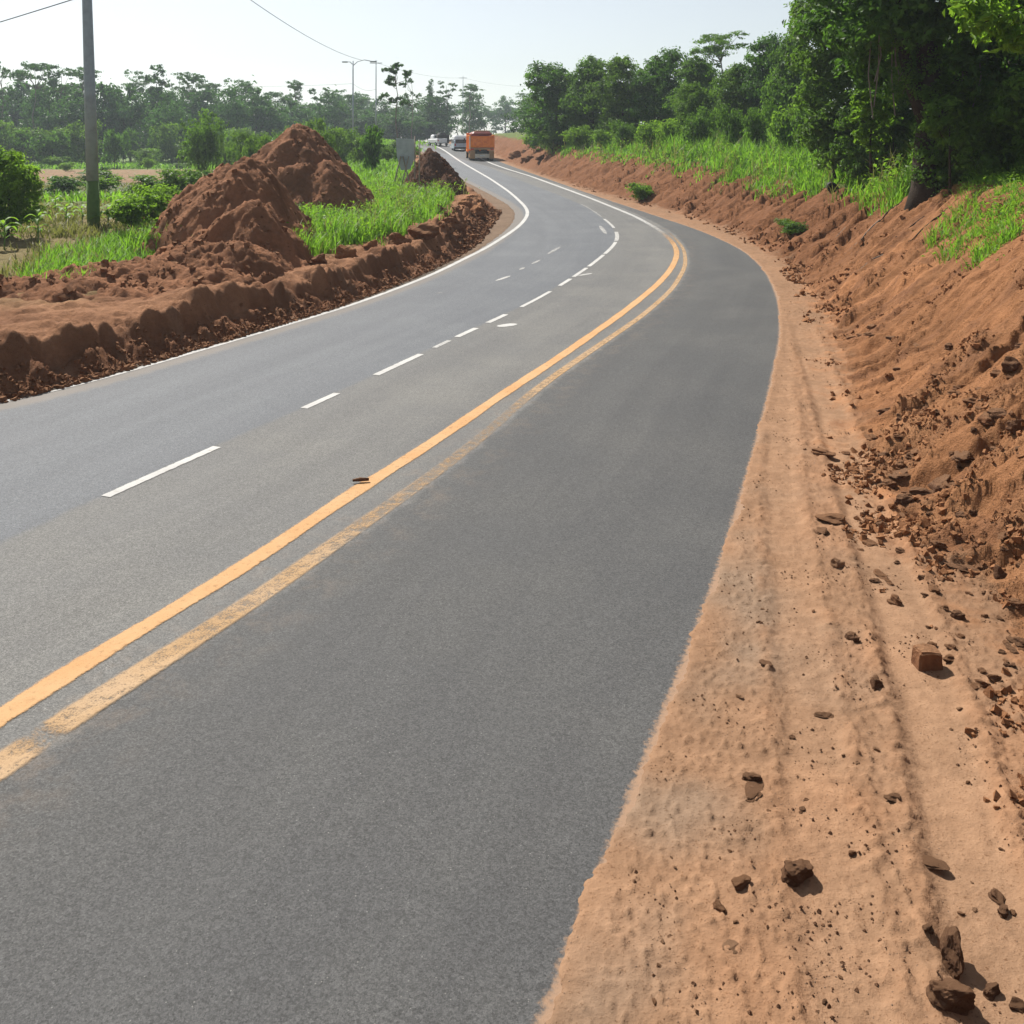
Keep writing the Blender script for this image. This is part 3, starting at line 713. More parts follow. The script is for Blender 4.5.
# an oblong lump like half a brick, and two leaning slabs
def block(px, py, dims, rot, label, mat, name="earth_block", cat="block", seed=0, sink=.15, taper=(.85, .9)):
    X, Y, Z = hit(px, py); Z = gzd(X, Y); m = MB(); m.box((0, 0, 0), dims, None, .012, taper)
    me = bpy.data.meshes.new(name); me.from_pydata(m.v, [], m.f); me.update()
    bm = bmesh.new(); bm.from_mesh(me); bmesh.ops.triangulate(bm, faces=bm.faces[:])
    bmesh.ops.subdivide_edges(bm, edges=bm.edges[:], cuts=3, use_grid_fill=True)
    r = random.Random(seed)
    for v in bm.verts:
        q = v.co * 22
        v.co += Vector((math.sin(q.y * 1.3 + seed), math.cos(q.x + q.z), math.sin(q.x * 1.7 + seed * 2))) * .004 + Vector((r.gauss(0, 1), r.gauss(0, 1), r.gauss(0, 1))) * .0016
    bm.to_mesh(me); bm.free()
    o = link(name, me, mat); o.rotation_euler = rot; o.location = (X, Y, Z + dims[2] * (.5 - sink)); tag(o, label, cat); return o
block(927, 664, (.165, .12, .125), (.05, .02, .12), "squarish reddish earth block alone on the smooth wheel track", M_CLOD, seed=1)
clod(952, 960, 30, 46, 3, M_CLODD, "dark upright slab of earth leaning on the wheel ruts", name="earth_slab", cat="slab", rz=1.1, tilt=(.3, -.45), sink=.15)
clod(953, 1002, 46, 30, 2, M_CLODD, "dark pointed slab lying just below the leaning upright slab", name="earth_slab", cat="slab", rz=.3, tilt=(.2, .2), sink=.2)
clod(797, 877, 31, 22, 0, M_CLODD, "brown wedge shaped lump alone in the middle of the sandy shoulder", name="earth_slab", cat="slab", rz=.6, tilt=(.3, .1), sink=.2)
for (px, py, w, h, k, mt, lb) in (
    (876, 687, 18, 16, 2, M_CLODD, "dark rounded clod left of the squarish earth block"),
    (741, 887, 18, 12, 1, M_CLOD, "smooth tan clod half sunk left of the brown wedge lump"),
    (852, 641, 13, 12, 0, M_CLODD, "small dark stone above the rounded clod on the shoulder"),
    (832, 522, 24, 12, 1, M_CLOD, "flat brown clod where the shoulder meets the bank"),
    (823, 534, 16, 8, 5, M_CLODD, "thin dark clod just under the flat brown clod"),
    (752, 780, 16, 9, 0, M_CLODD, "dark clod resting against a flat dark piece"),
    (753, 791, 25, 7, 3, M_CLODD, "flat dark piece under a dark clod near the asphalt"),
    (837, 567, 14, 13, 2, M_CLODL, "pale sandy clod below the flat brown clod"),
    (766, 667, 13, 6, 4, M_CLODD, "small flat dark stone midway between asphalt and ruts"),
    (719, 910, 15, 9, 2, M_CLOD, "little reddish clod closest to the asphalt edge"),
    (731, 952, 17, 9, 4, M_CLODL, "low sandy clod with dark shaded front near the bottom"),
    (932, 864, 24, 6, 1, M_CLODD, "long flat clod across the wheel rut"),
    (996, 893, 18, 10, 5, M_CLODD, "brown crust of earth at the rut edge on the right"),
    (1003, 906, 14, 9, 0, M_CLODD, "dark clod touching the brown crust of earth"),
    (992, 985, 20, 16, 2, M_CLODD, "dark lumpy clod right of the pointed slab"),
    (1016, 998, 16, 12, 5, M_CLODD, "dark clod in the bottom right corner"),
    (893, 800, 14, 8, 1, M_CLODD, "small dark clod in the loose crumbs of the shoulder"),
    (824, 714, 13, 7, 3, M_CLODD, "small wedge clod left of the wheel track"),
    (823, 456, 20, 9, 1, M_CLOD, "brown clod pair end on the shoulder under the bank"),
    (929, 938, 12, 10, 5, M_CLODD, "small dark clod left of the leaning upright slab"),
    (943, 484, 36, 26, 2, M_CLODD, "large dark boulder of earth stuck in the bank face"),
    (922, 496, 22, 14, 1, M_CLODD, "dark clod below left of the large dark boulder"),
    (905, 474, 24, 12, 3, M_CLODD, "flat dark clod left of the large dark boulder"),
    (964, 458, 24, 14, 5, M_CLODD, "dark oblong clod above right of the large boulder"),
    (1000, 420, 22, 15, 0, M_CLODD, "dark clod high on the bank face on the right"),
    (986, 428, 20, 14, 2, M_CLOD, "brown clod next to the dark clod high on the bank"),
    (1010, 372, 16, 20, 5, M_CLODD, "upright dark clod topmost on the bare bank"),
    (1000, 572, 14, 24, 5, M_CLODD, "tall dark clod standing low on the bank"),
    (962, 566, 26, 13, 3, M_CLODD, "wide dark clod left of the tall dark clod"),
    (905, 508, 16, 14, 0, M_CLODD, "dark round clod low on the bank above the crumbs"),
    (1018, 430, 18, 20, 2, M_CLODD, "dark clod cut by the right edge of the photo"),
    (1018, 640, 16, 12, 1, M_CLODD, "dark clod at the foot of the bank on the right"),
    (958, 618, 11, 10, 0, M_CLODD, "small dark clod at the bank foot above the earth block")):
    clod(px, py, w, h, k, mt, lb)
rr = random.Random(21)
n_small = 0
while n_small < 120:                                       # small clods strewn over the lower bank and its foot
    px, py = rr.uniform(845, 1024), rr.uniform(330, 690)
    X, Y, Z = hit(px, py); t_ = X - float(C_T(Y))
    if not (-.5 < t_ < 2.4) or Y > 18: continue
    if rr.random() > math.exp(-max(0, t_ - .3) / .9) + .12: continue
    w = rr.choice([6, 7, 8, 9, 11, 13]); clod(px, py, w, w * rr.uniform(.5, .9), rr.randrange(6), rr.choice([M_CLOD, M_CLOD, M_CLODD]), "small brown clod of earth lying on the cut bank", "clods strewn over the bank")
    n_small += 1
n_small = 0
while n_small < 45:
    px, py = rr.uniform(600, 1024), rr.uniform(420, 1020)
    X, Y, Z = hit(px, py)
    if X < float(C_R(Y)) + .25 or X > float(C_T(Y)) - .2: continue
    w = rr.choice([3, 4, 5, 5, 6, 7]); clod(px, py, w, w * rr.uniform(.5, .8), rr.randrange(6), rr.choice([M_CLOD, M_CLODD, M_CLOD, M_CLODL]), "little clod of earth on the sandy shoulder", "clods on the sandy shoulder")
    n_small += 1
for (px, py, w, h, k, lb) in ((300, 222, 26, 14, 1, "reddish clod at the foot of the mound on the berm"), (268, 262, 30, 16, 3, "flat reddish clod on the berm edge"), (286, 250, 22, 12, 0, "red brown clod between berm edge and mound"),
                      (320, 262, 24, 12, 5, "dark clod on the berm rim right of the mound"), (345, 258, 26, 16, 2, "brown clod on the berm by the green grass"), (372, 252, 26, 14, 4, "brown lump of berm soil under the grass slope"),
                      (398, 244, 30, 18, 3, "dark brown lump midway along the berm bend"), (425, 238, 32, 18, 1, "long brown lump of soil in the rubble by the bend"), (452, 226, 34, 18, 3, "wide brown lump in the rubble below the dark mound"),
                      (478, 218, 28, 14, 2, "brown lump in the rubble closest to the white line"), (465, 208, 26, 14, 0, "round brown lump at the foot of the dark mound"), (440, 214, 22, 12, 5, "small brown lump on the rubble by the dark mound")):
    clod(px, py, w * .8, h * 1.35, k if k not in (3, 4) else 5, M_CLOD if k % 2 else M_CLODB, lb, name="soil_lump", cat="soil lump", sink=.5)
for (px, py, w, h, k, lb) in ((516, 158, 13, 12, 2, "reddish boulder of soil on the far right verge"), (529, 160, 14, 10, 0, "second reddish boulder right of the taller one on the verge"), (541, 161, 11, 8, 5, "dark boulder at the end of the far cut bank")):
    clod(px, py, w, h, k, M_CLODD if "dark" in lb else M_CLOD, lb, name="boulder", cat="boulder")

def pebbles():
    r = np.random.RandomState(5); N = 42000
    Y = np.exp(r.uniform(math.log(3.0), math.log(22), N)); xr, xt = C_R(Y), C_T(Y)
    q = r.rand(N); X = xr + .05 + (xt - xr + 1.6) * q
    cl = fbm(X * 2.2, Y * 2.2, 3) + .4 * (q > .6)
    k = cl > .8 * r.rand(N) - .05; X, Y = X[k], Y[k]; n = len(X)
    Z = ground(X, Y, True)
    s = .002 + .0085 * r.rand(n) ** 4
    oc = np.array([(1, 0, 0), (0, 1, 0), (-1, 0, 0), (0, -1, 0), (0, 0, .8), (0, 0, -.8)], float)
    fc = np.array([(0, 1, 4), (1, 2, 4), (2, 3, 4), (3, 0, 4), (1, 0, 5), (2, 1, 5), (3, 2, 5), (0, 3, 5)])
    V = oc[None] * s[:, None, None] * r.uniform(.6, 1.4, (n, 6, 1)); a = r.rand(n) * 6.28
    ca, sa = np.cos(a)[:, None], np.sin(a)[:, None]
    V = np.stack([V[..., 0] * ca - V[..., 1] * sa, V[..., 0] * sa + V[..., 1] * ca, V[..., 2]], -1) + np.stack([X, Y, Z + s * .3], -1)[:, None]
    Q = (fc[None] + 6 * np.arange(n)[:, None, None]).reshape(-1, 3)
    o = link("gravel", np_mesh("gravel", V.reshape(-1, 3), Q), M_CLODD); tag(o, "loose dark crumbs and pebbles on the sandy shoulder", "gravel", kind='stuff')
pebbles()
def crumbs(name, X, Y, smin, smax, seed, mat, label, Z=None):
    r = np.random.RandomState(seed); n = len(X); Z = ground(X, Y, True) if Z is None else Z
    s = smin + (smax - smin) * r.rand(n) ** 3
    oc = np.array([(-1, -1, -1), (1, -1, -1), (1, 1, -1), (-1, 1, -1), (-1, -1, 1), (1, -1, 1), (1, 1, 1), (-1, 1, 1)], float) * .62
    fc = np.array([(3, 2, 1, 0), (4, 5, 6, 7), (0, 1, 5, 4), (1, 2, 6, 5), (2, 3, 7, 6), (3, 0, 4, 7)])
    V = oc[None] * s[:, None, None] * r.uniform(.6, 1.35, (n, 1, 3)) + r.normal(size=(n, 8, 3)) * (s * .2)[:, None, None]
    ax = unit(r.normal(size=(n, 3))); a = r.rand(n)[:, None, None] * 3.1; k_ = ax[:, None]
    V = V * np.cos(a) + np.cross(np.broadcast_to(k_, V.shape), V) * np.sin(a) + k_ * (V * k_).sum(-1, keepdims=True) * (1 - np.cos(a))
    V = V + np.stack([X, Y, Z + s * .2], -1)[:, None]
    Q = (fc[None] + 8 * np.arange(n)[:, None, None]).reshape(-1, 4)
    o = link(name, np_mesh(name, V.reshape(-1, 3), Q), mat); tag(o, label, "crumbs", kind='stuff')
def unit(v): return v / (np.linalg.norm(v, axis=-1, keepdims=True) + 1e-9)
r_ = np.random.RandomState(8); N = 46000
Y = np.exp(r_.uniform(math.log(4.5), math.log(24), N)); t_ = r_.uniform(-.5, 3.2, N); X = C_T(Y) + t_
k = (fbm(X * 1.1 + 31, Y * 1.1, 3) + .5 * sstep(13, 8, Y) * sstep(2.6, .6, t_) + .5 * fbm(X * 3, Y * 3, 2) > .26 + .6 * r_.rand(N) + .25 * sstep(12, 20, Y) + .5 * sstep(0, -.4, t_)) & (X < Y * .62 + .3)
crumbs("soil_crumbs", X[k], Y[k], .006, .038, 9, M_CLODB, "loose crumbs of red brown soil over the cut bank")
Y = np.exp(r_.uniform(math.log(17), math.log(60), 12000)); t_ = r_.uniform(-.35, 2.6, 12000); X = C_T(Y) + t_
k = fbm(X * .9 + 3, Y * .9, 3) + .4 * sstep(1.0, .1, t_) > .3 + .7 * r_.rand(12000)
crumbs("soil_crumbs", X[k], Y[k], .010, .075, 19, M_CLODB, "lumps of dark soil lying on the far stretch of the cut bank")
Y = np.exp(r_.uniform(math.log(10), math.log(44), 9000)); e_ = np.abs(r_.normal(size=9000)) * .24 - .12
X = C_L(Y) - (berm_off(Y) + e_ - .03) / .93
crumbs("soil_crumbs", X, Y, .008, .045, 10, M_CLOD, "crumbs of dark soil fallen along the foot of the roadside berm")

Y = np.exp(r_.uniform(math.log(29), math.log(44), 2500)); e_ = r_.uniform(-.30, 1.2, 2500) * np.where(Y < 31, .6, 1)
crumbs("soil_crumbs", C_L(Y) - (berm_off(Y) + e_) / .93, Y, .015, .11, 13, M_CLOD, "loose lumps of soil strewn along the inside of the road bend")
for (X_, Y_, Z_, o_), lb_ in zip(MOUNDS, ("the closer big mound", "the tall pointed mound", "the dark mound by the bend", "the low far heap")):
    n_ = 9000; ii = r_.randint(1, X_.shape[0] - 1, n_); jj = r_.randint(1, X_.shape[1] - 1, n_)
    k = (Z_[ii, jj] > ground(X_[ii, jj], Y_[ii, jj]) - .05) & (fbm(X_[ii, jj] * 1.4, Y_[ii, jj] * 1.4, 3) > .5 * r_.rand(n_) - .1)
    ii, jj = ii[k], jj[k]; crumbs("soil_crumbs", X_[ii, jj], Y_[ii, jj], .008, .075, 14, o_.material_slots[0].material if False else M_CLOD, "loose lumps of soil on " + lb_, Z_[ii, jj])
# ---SECTION: vegetation---
RNG = np.random.RandomState(77)
def unit(v): return v / (np.linalg.norm(v, axis=-1, keepdims=True) + 1e-9)
def leaf_quads(P, N, L, r, wid=.5, fold=.10, axis=None):
    n = len(P)
    rnd = r.normal(size=(n, 3)) if axis is None else axis
    u = unit(rnd - N * (rnd * N).sum(1, keepdims=True)); v = np.cross(N, u)
    L = np.broadcast_to(L, (n,))[:, None]
    b = P - u * L * .5; tp = P + u * L * .5 - N * L * .12
    s1 = P + v * L * wid * .5 + N * L * fold; s2 = P - v * L * wid * .5 + N * L * fold
    V = np.stack([b, s1, tp, s2], 1).reshape(-1, 3)
    return V, np.arange(4 * n).reshape(n, 4)
def crown_mesh(name, lobes, nleaf, leaf, seed, clumps=40, wid=.55, clump_r=.19, up=.5, inner=.12, hang=0.0):
    """lobes: (x,y,z,rx,ry,rz). Leaves sit in clumps over each lobe's skin, some inside."""
    r = np.random.RandomState(seed); lob = np.array(lobes, float)
    w = (lob[:, 3] * lob[:, 4] * lob[:, 5]) ** (2 / 3); w /= w.sum()
    cnt = r.multinomial(nleaf, w); Ps, Ns, Vr = [], [], []
    for (x, y, z, rx, ry, rz_), c in zip(lob, cnt):
        if c == 0: continue
        nc = max(4, int(clumps)); d = unit(r.normal(size=(nc, 3)))
        d[:, 2] = np.where(d[:, 2] < -.55, -d[:, 2] * .5, d[:, 2]); d = unit(d)
        rad = r.uniform(.78, 1.12, nc); C0 = d * rad[:, None]
        k = r.randint(0, nc, c); off = r.normal(size=(c, 3)) * clump_r * r.uniform(.5, 1.3, nc)[k][:, None]; off[:, 2] *= .65
        p = C0[k] + off
        ins = r.rand(c) < inner; p[ins] *= r.uniform(.3, .8, (ins.sum(), 1))
        if hang: p[:, 2] -= hang * r.rand(c) ** 2
        nrm = unit(unit(d[k] + off * 2.0) * 1.0 + np.array([0, 0, up * .7]) + r.normal(size=(c, 3)) * .42)
        Ps.append(p * [rx, ry, rz_] + [x, y, z]); Ns.append(nrm)
        Vr.append(np.clip(r.rand(nc)[k] * .7 + r.rand(c) * .45 - .05, 0, 1))
    P = np.concatenate(Ps); N = np.concatenate(Ns); var = np.concatenate(Vr)
    V, Q = leaf_quads(P, N, leaf * r.uniform(.6, 1.3, len(P)), r, wid)
    return np_mesh(name, V, Q, False, fattr=dict(var=var))
def limbs(h, lobes, r0, seed, bend=.04, lean=(0, 0), top=.9, nl=8, sides=7):
    r = random.Random(seed); m = MB(); pts = []; n = 7
    for i in range(n):
        k = i / (n - 1) * top
        pts.append((lean[0] * k * h + r.uniform(-1, 1) * bend * h * (i > 0), lean[1] * k * h + r.uniform(-1, 1) * bend * h * (i > 0), k * h - .4 * (i == 0)))
    m.tube(pts, [r0 * (1.25 if i == 0 else (1 - .8 * i / (n - 1))) for i in range(n)], sides)
    ls = sorted(lobes, key=lambda l: -l[3])[:nl]
    for l in ls:
        z0 = min(max(l[2] - l[5] * 1.2, .15 * h), .8 * h * top); k = z0 / (h * top) * (n - 1); i = min(int(k), n - 2); f = k - i
        s = Vector(pts[i]).lerp(Vector(pts[i + 1]), f); e = Vector(l[:3]); mid = s.lerp(e, .5) + Vector((r.uniform(-.05, .05) * h, r.uniform(-.05, .05) * h, -.02 * h))
        m.tube([s, mid, e], [r0 * .42, r0 * .28, r0 * .1], 5)
    return m
def lobes_for(kind, h, w, seed):
    r = random.Random(seed); L = []
    if kind == 'bushy':
        for i in range(17):
            a = r.uniform(0, 6.28); k = r.random(); z = .10 * h + .78 * h * k
            R = w / 2 * (.72 * math.sin(math.pi * min(.94, .2 + .72 * k)) ** .7) * math.sqrt(r.random())
            s = r.uniform(.15, .25) * w
            L.append((R * math.cos(a), R * math.sin(a), z, s * 1.1, s * 1.1, s * r.uniform(.75, 1.1)))
        L.append((0, 0, h * .88, w * .15, w * .15, h * .11))
    elif kind == 'umbrella':
        for i in range(9):
            a = r.uniform(0, 6.28); R = w * .36 * math.sqrt(r.random()); s = r.uniform(.11, .19) * w
            L.append((R * math.cos(a), R * math.sin(a), h * r.uniform(.74, .95), s * 1.25, s * 1.25, s * .5))
        for i in range(3):
            a = r.uniform(0, 6.28); L.append((w * .2 * math.cos(a), w * .2 * math.sin(a), h * r.uniform(.5, .68), w * .10, w * .10, w * .06))
    elif kind == 'column':
        for i in range(15):
            k = i / 14; a = r.uniform(0, 6.28); R = w * .16 * r.random(); s = w * (.34 - .24 * k ** 1.3) * r.uniform(.8, 1.15)
            L.append((R * math.cos(a), R * math.sin(a), h * (.1 + .86 * k), s, s, s * .9))
    elif kind == 'airy':
        for i in range(12):
            a = r.uniform(0, 6.28); k = r.random(); R = w * .38 * math.sqrt(r.random()); s = r.uniform(.08, .15) * w
            L.append((R * math.cos(a), R * math.sin(a), h * (.52 + .45 * k), s, s, s * .75))
    elif kind == 'bush':
        for i in range(11):
            a = r.uniform(0, 6.28); R = w * .33 * math.sqrt(r.random()); s = r.uniform(.16, .26) * w
            L.append((R * math.cos(a), R * math.sin(a), h * r.uniform(.25, .8), s, s, min(s, h * .3)))
    return L
def new_tree(name, kind, h, w, nleaf, leaf, seed, mat, bark=None, r0=None, clumps=40, lobes=None, **kw):
    L = lobes or lobes_for(kind, h, w, seed)
    root = empty(name, (0, 0, 0))
    top = {'umbrella': .86, 'airy': .92}.get(kind, .8)
    limbs(h, L, r0 or h * .018, seed, top=top, bend=.02).build('trunk' if kind != 'bush' else 'stem', bark or M_BARK, root, True)
    link('crown' if kind != 'bush' else 'foliage', crown_mesh('crown', L, nleaf, leaf, seed, clumps, **kw), mat, root)
    return root
def copy_tree(o, parent=None):
    c = o.copy(); COL.objects.link(c)
    if parent is not None: c.parent = parent
    for ch in o.children: copy_tree(ch, c)
    return c
PROTO = {}
def plant(key, X, Y, Z, h, w, rz, label, cat, group=None):
    """put a tree of a prototype (built 10 m high) at a place, h high and w wide"""
    rec = PROTO[key]
    o = rec['root'] if not rec['used'] else copy_tree(rec['root'])
    rec['used'] = True
    o.location = (X, Y, Z); o.rotation_euler = (0, 0, rz); o.scale = (w / rec['w'], w / rec['w'], h / rec['h'])
    for k in ('label', 'category', 'group'):
        if k in o: del o[k]
    tag(o, label, cat, group); return o
def proto(key, name, kind, h, w, nleaf, leaf, seed, mat, **kw):
    PROTO[key] = dict(root=new_tree(name, kind, h, w, nleaf, leaf, seed, mat, **kw), used=False, h=h, w=w)
proto('f_bushy1', 'forest_tree', 'bushy', 10, 8.5, 4200, .52, 101, M_LEAFD, clumps=8, clump_r=.26)
proto('f_bushy2', 'forest_tree', 'bushy', 10, 7.5, 4200, .52, 102, M_LEAFD, clumps=8, clump_r=.26)
proto('f_bushy3', 'forest_tree', 'bushy', 10, 10, 4200, .52, 103, M_LEAFD, clumps=8, clump_r=.26)
proto('f_umb1', 'umbrella_tree', 'umbrella', 10, 6.0, 2600, .26, 104, M_LEAFD, clumps=14, bark=M_BARKP, r0=.14)
proto('f_umb2', 'umbrella_tree', 'umbrella', 10, 5.0, 2200, .26, 105, M_LEAFD, clumps=12, bark=M_BARKP, r0=.13)
proto('f_umb3', 'umbrella_tree', 'umbrella', 10, 7.0, 2600, .26, 106, M_LEAFD, clumps=12, bark=M_BARKP, r0=.15)
proto('f_col', 'columnar_tree', 'column', 10, 4.2, 5200, .34, 107, M_LEAFD, clumps=18)
proto('f_airy1', 'airy_tree', 'airy', 10, 5, 1900, .28, 108, M_LEAFD, clumps=10, bark=M_BARKP, r0=.13)
proto('f_airy2', 'airy_tree', 'airy', 10, 4, 1700, .28, 109, M_LEAFD, clumps=10, bark=M_BARKP, r0=.12)
proto('f_bush1', 'bush', 'bush', 4, 6, 2600, .42, 110, M_LEAF2, clumps=9, clump_r=.25)
proto('f_bush2', 'bush', 'bush', 4, 5, 2400, .40, 111, M_LEAF3, clumps=8, clump_r=.25)
proto('m_bushy1', 'broadleaf_tree', 'bushy', 10, 8.5, 15000, .36, 121, M_LEAF3, clumps=13, clump_r=.2, inner=.06)
proto('m_bushy2', 'broadleaf_tree', 'bushy', 10, 7.5, 15000, .34, 122, M_LEAF, clumps=12, clump_r=.2, inner=.06)
proto('m_bushy3', 'broadleaf_tree', 'bushy', 10, 9.0, 15000, .38, 123, M_LEAF2, clumps=12, clump_r=.2, inner=.06)
proto('m_umb', 'umbrella_tree', 'umbrella', 10, 7, 5200, .22, 124, M_LEAF, clumps=16, bark=M_BARKP, r0=.16)
proto('m_bush1', 'bush', 'bush', 2.5, 3, 3000, .21, 125, M_LEAFB, clumps=12, clump_r=.26)
proto('m_bush2', 'bush', 'bush', 2.5, 3.4, 3000, .21, 126, M_LEAF, clumps=11, clump_r=.26)
rt = random.Random(5)
def tree_px(key, px, top, Y, wpx, label, cat, group=None, base=None, rz=None):
    X = (px - 512) * Y / F; Z = gz(X, Y) if base is None else H - (base - YH) * Y / F
    h = H - (top - YH) * Y / F - Z
    return plant(key, X, Y, Z, h, wpx * Y / F, rt.uniform(0, 6.28) if rz is None else rz, label, cat, group)
# far forest beyond the field: individually placed crowns
G1 = "forest trees beyond the field"
for (key, px, top, Y, w, lb) in (
    ('f_umb1', 34, 54, 150, 50, "tall umbrella shaped tree rising above the forest left of the steel pole"),
    ('f_airy1', 2, 62, 150, 34, "thin open tree at the left edge of the far forest"),
    ('f_airy2', 60, 68, 152, 30, "slender open crowned tree just left of the steel pole"),
    ('f_umb2', 84, 67, 155, 44, "flat topped tree standing directly behind the steel pole"),
    ('f_col', 158, 64, 150, 44, "dark spiky column shaped tree in the middle of the far forest"),
    ('f_umb3', 138, 68, 165, 30, "small flat crowned tree left of the dark spiky tree"),
    ('f_umb2', 190, 72, 160, 34, "umbrella tree just right of the dark spiky tree"),
    ('f_umb1', 211, 76, 165, 34, "umbrella tree above the lone small field tree"),
    ('f_umb3', 238, 77, 170, 34, "wide thin umbrella tree left of the pale gap in the forest"),
    ('f_airy1', 253, 84, 172, 22, "small open tree between two umbrella trees in the forest"),
    ('f_umb2', 296, 80, 175, 22, "small dark umbrella tree behind the pointed mound"),
    ('f_umb1', 278, 85, 190, 30, "pale hazy umbrella tree left of the small dark umbrella tree"),
    ('f_airy2', 320, 86, 185, 26, "hazy open tree between mound and street lamp"),
    ('f_umb3', 335, 88, 190, 26, "hazy flat tree just left of the street lamp"),
    ('f_airy1', 412, 76, 150, 22, "open tree with thin trunk right of the tall slim tree"),
    ('f_col', 430, 79, 190, 18, "narrow hazy tree above the road crest"),
    ('f_airy2', 447, 80, 190, 24, "hazy open tree above the white pickup"),
    ('f_umb2', 470, 84, 200, 26, "hazy umbrella tree above the pale van"),
    ('f_umb1', 356, 90, 195, 30, "hazy umbrella tree right behind the street lamp")):
    tree_px(key, px, top, Y, w, lb, "tree")
for i in range(30):                                     # front row
    px = -75 + i * 17.5 + rt.uniform(-5, 5); top = 89 + rt.uniform(-9, 10) + (6 if px > 250 else 0) + (8 if px > 330 else 0)
    if 15 < px < 62: top = 80 + rt.uniform(0, 6)
    if 105 < px < 135: top = 82 + rt.uniform(0, 6)
    if 165 < px < 230: top = 84 + rt.uniform(0, 8)
    tree_px(rt.choice(['f_bushy1', 'f_bushy2', 'f_bushy3']), px, top, rt.uniform(140, 175) + (30 if px > 300 else 0), rt.uniform(44, 66), "dense dark green tree in the forest beyond the field", "tree", G1)
for i in range(40):                                     # behind, hazier
    px = -90 + i * 17 + rt.uniform(-6, 6); top = 100 + rt.uniform(-10, 6)
    tree_px(rt.choice(['f_bushy1', 'f_bushy2', 'f_bushy3', 'f_umb3']), px, top, rt.uniform(215, 300), rt.uniform(30, 48), "hazy distant tree in the back rows of the forest", "tree", "distant forest trees")
for i in range(26):                                     # undergrowth along the forest edge
    px = -70 + i * 15 + rt.uniform(-7, 7); top = 143 + rt.uniform(-17, 9)
    tree_px(rt.choice(['f_bush1', 'f_bush2']), px, top, rt.uniform(112, 138), rt.uniform(18, 50), "green bush at the foot of the far forest", "bush", "bushes along the forest edge")
for i in range(22):                                     # scrub between the mounds and the crest
    px = 232 + i * 8.4 + rt.uniform(-5, 5); Y = rt.uniform(60, 112); top = 136 + rt.uniform(-14, 6) + (8 if px < 300 else 0)
    if px > 385: top += 8
    tree_px(rt.choice(['f_bush1', 'f_bush2', 'm_bush2']), px, top, Y, rt.uniform(22, 36), "green bush in the scrub behind the mounds", "bush", "scrub bushes behind the mounds")
for i in range(14):
    px = rt.uniform(-20, 200); Y = rt.choice([rt.uniform(44, 56), rt.uniform(104, 120), rt.uniform(56, 104)]); X = (px - 512) * Y / F
    plant(rt.choice(['f_bush1', 'f_bush2', 'm_bush1', 'm_bush2']), X, Y, gz(X, Y) - .1, rt.uniform(.7, 1.9), rt.uniform(1.5, 3.6), rt.uniform(0, 6), "low scrubby bush dotted over the open field", "bush", "scrub bushes on the open field")
proto('slim', 'slim_tree', 'airy', 10, 4.6, 3200, .26, 131, M_LEAFD, clumps=12, bark=M_BARKP, r0=.11)
tree_px('slim', 396, 60, 88, 36, "tall slim tree with bare pale trunk right of the street lamp", "tree", base=150)
tree_px('m_bush2', 205, 118, 72, 48, "lone small dark tree standing left of the earth mounds", "tree", base=186)
PROTO['m_bushy2']['used'] = PROTO['m_bushy2']['used']
# trees on the right above the cut bank
for (key, px, top, Y, w, lb) in (
    ('m_bushy1', 556, 64, 82, 78, "leftmost dense tree of the row above the right bank"),
    ('m_bushy2', 592, 60, 78, 62, "second tree of the right row with rounded top"),
    ('m_bushy3', 622, 58, 74, 66, "third bushy tree above the eroded bank"),
    ('m_bushy1', 664, 50, 72, 66, "tall rounded tree in the middle of the right row"),
    ('m_bushy2', 700, 60, 66, 60, "dark tree under the emergent umbrella tree"),
    ('m_umb', 722, 30, 84, 66, "emergent umbrella tree rising above the right row"),
    ('m_bushy3', 736, 66, 62, 62, "bushy tree right of the emergent umbrella tree"),
    ('m_bushy1', 766, 38, 60, 66, "tall tree near the right end of the row"),
    ('m_bushy2', 796, 34, 52, 62, "last tall tree of the row beside the big shady tree"),
    ('m_bushy3', 690, 84, 60, 44, "lower dark tree in front of the right row")):
    tree_px(key, px, top, Y, w, lb, "tree")
for i in range(12):
    px = 540 + i * 24; tree_px(rt.choice(['f_bushy1', 'f_bushy2', 'f_bushy3']), px, 88 - i * 2 + rt.uniform(-6, 6), 100 - i * 2, 62, "dark tree in the shaded second row behind the right trees", "tree", "second row of right trees")
for (px, top, Y, w) in ((534, 128, 88, 30), (552, 126, 80, 30), (576, 124, 74, 34), (600, 128, 70, 30), (622, 122, 66, 34), (650, 118, 60, 32), (672, 116, 58, 34), (700, 112, 54, 36), (730, 108, 52, 36), (760, 106, 48, 36), (788, 100, 46, 40), (812, 104, 42, 44)):
    tree_px(rt.choice(['m_bush1', 'm_bush2', 'm_bush2']), px, top, Y, w, "leafy bush at the foot of the right tree row", "bush", "bushes at the foot of the right trees")
X, Y, Z = hit(640, 201); plant('m_bush1', X, Y, Z - .15, 1.15, 1.5, 1.0, "small bright bush growing on the face of the far cut bank", "bush")
X, Y, Z = hit(793, 233); plant('m_bush2', X, Y, Z - .12, .5, 1.4, 2.0, "low dark green bush clinging to the bank below the pipe", "bush")

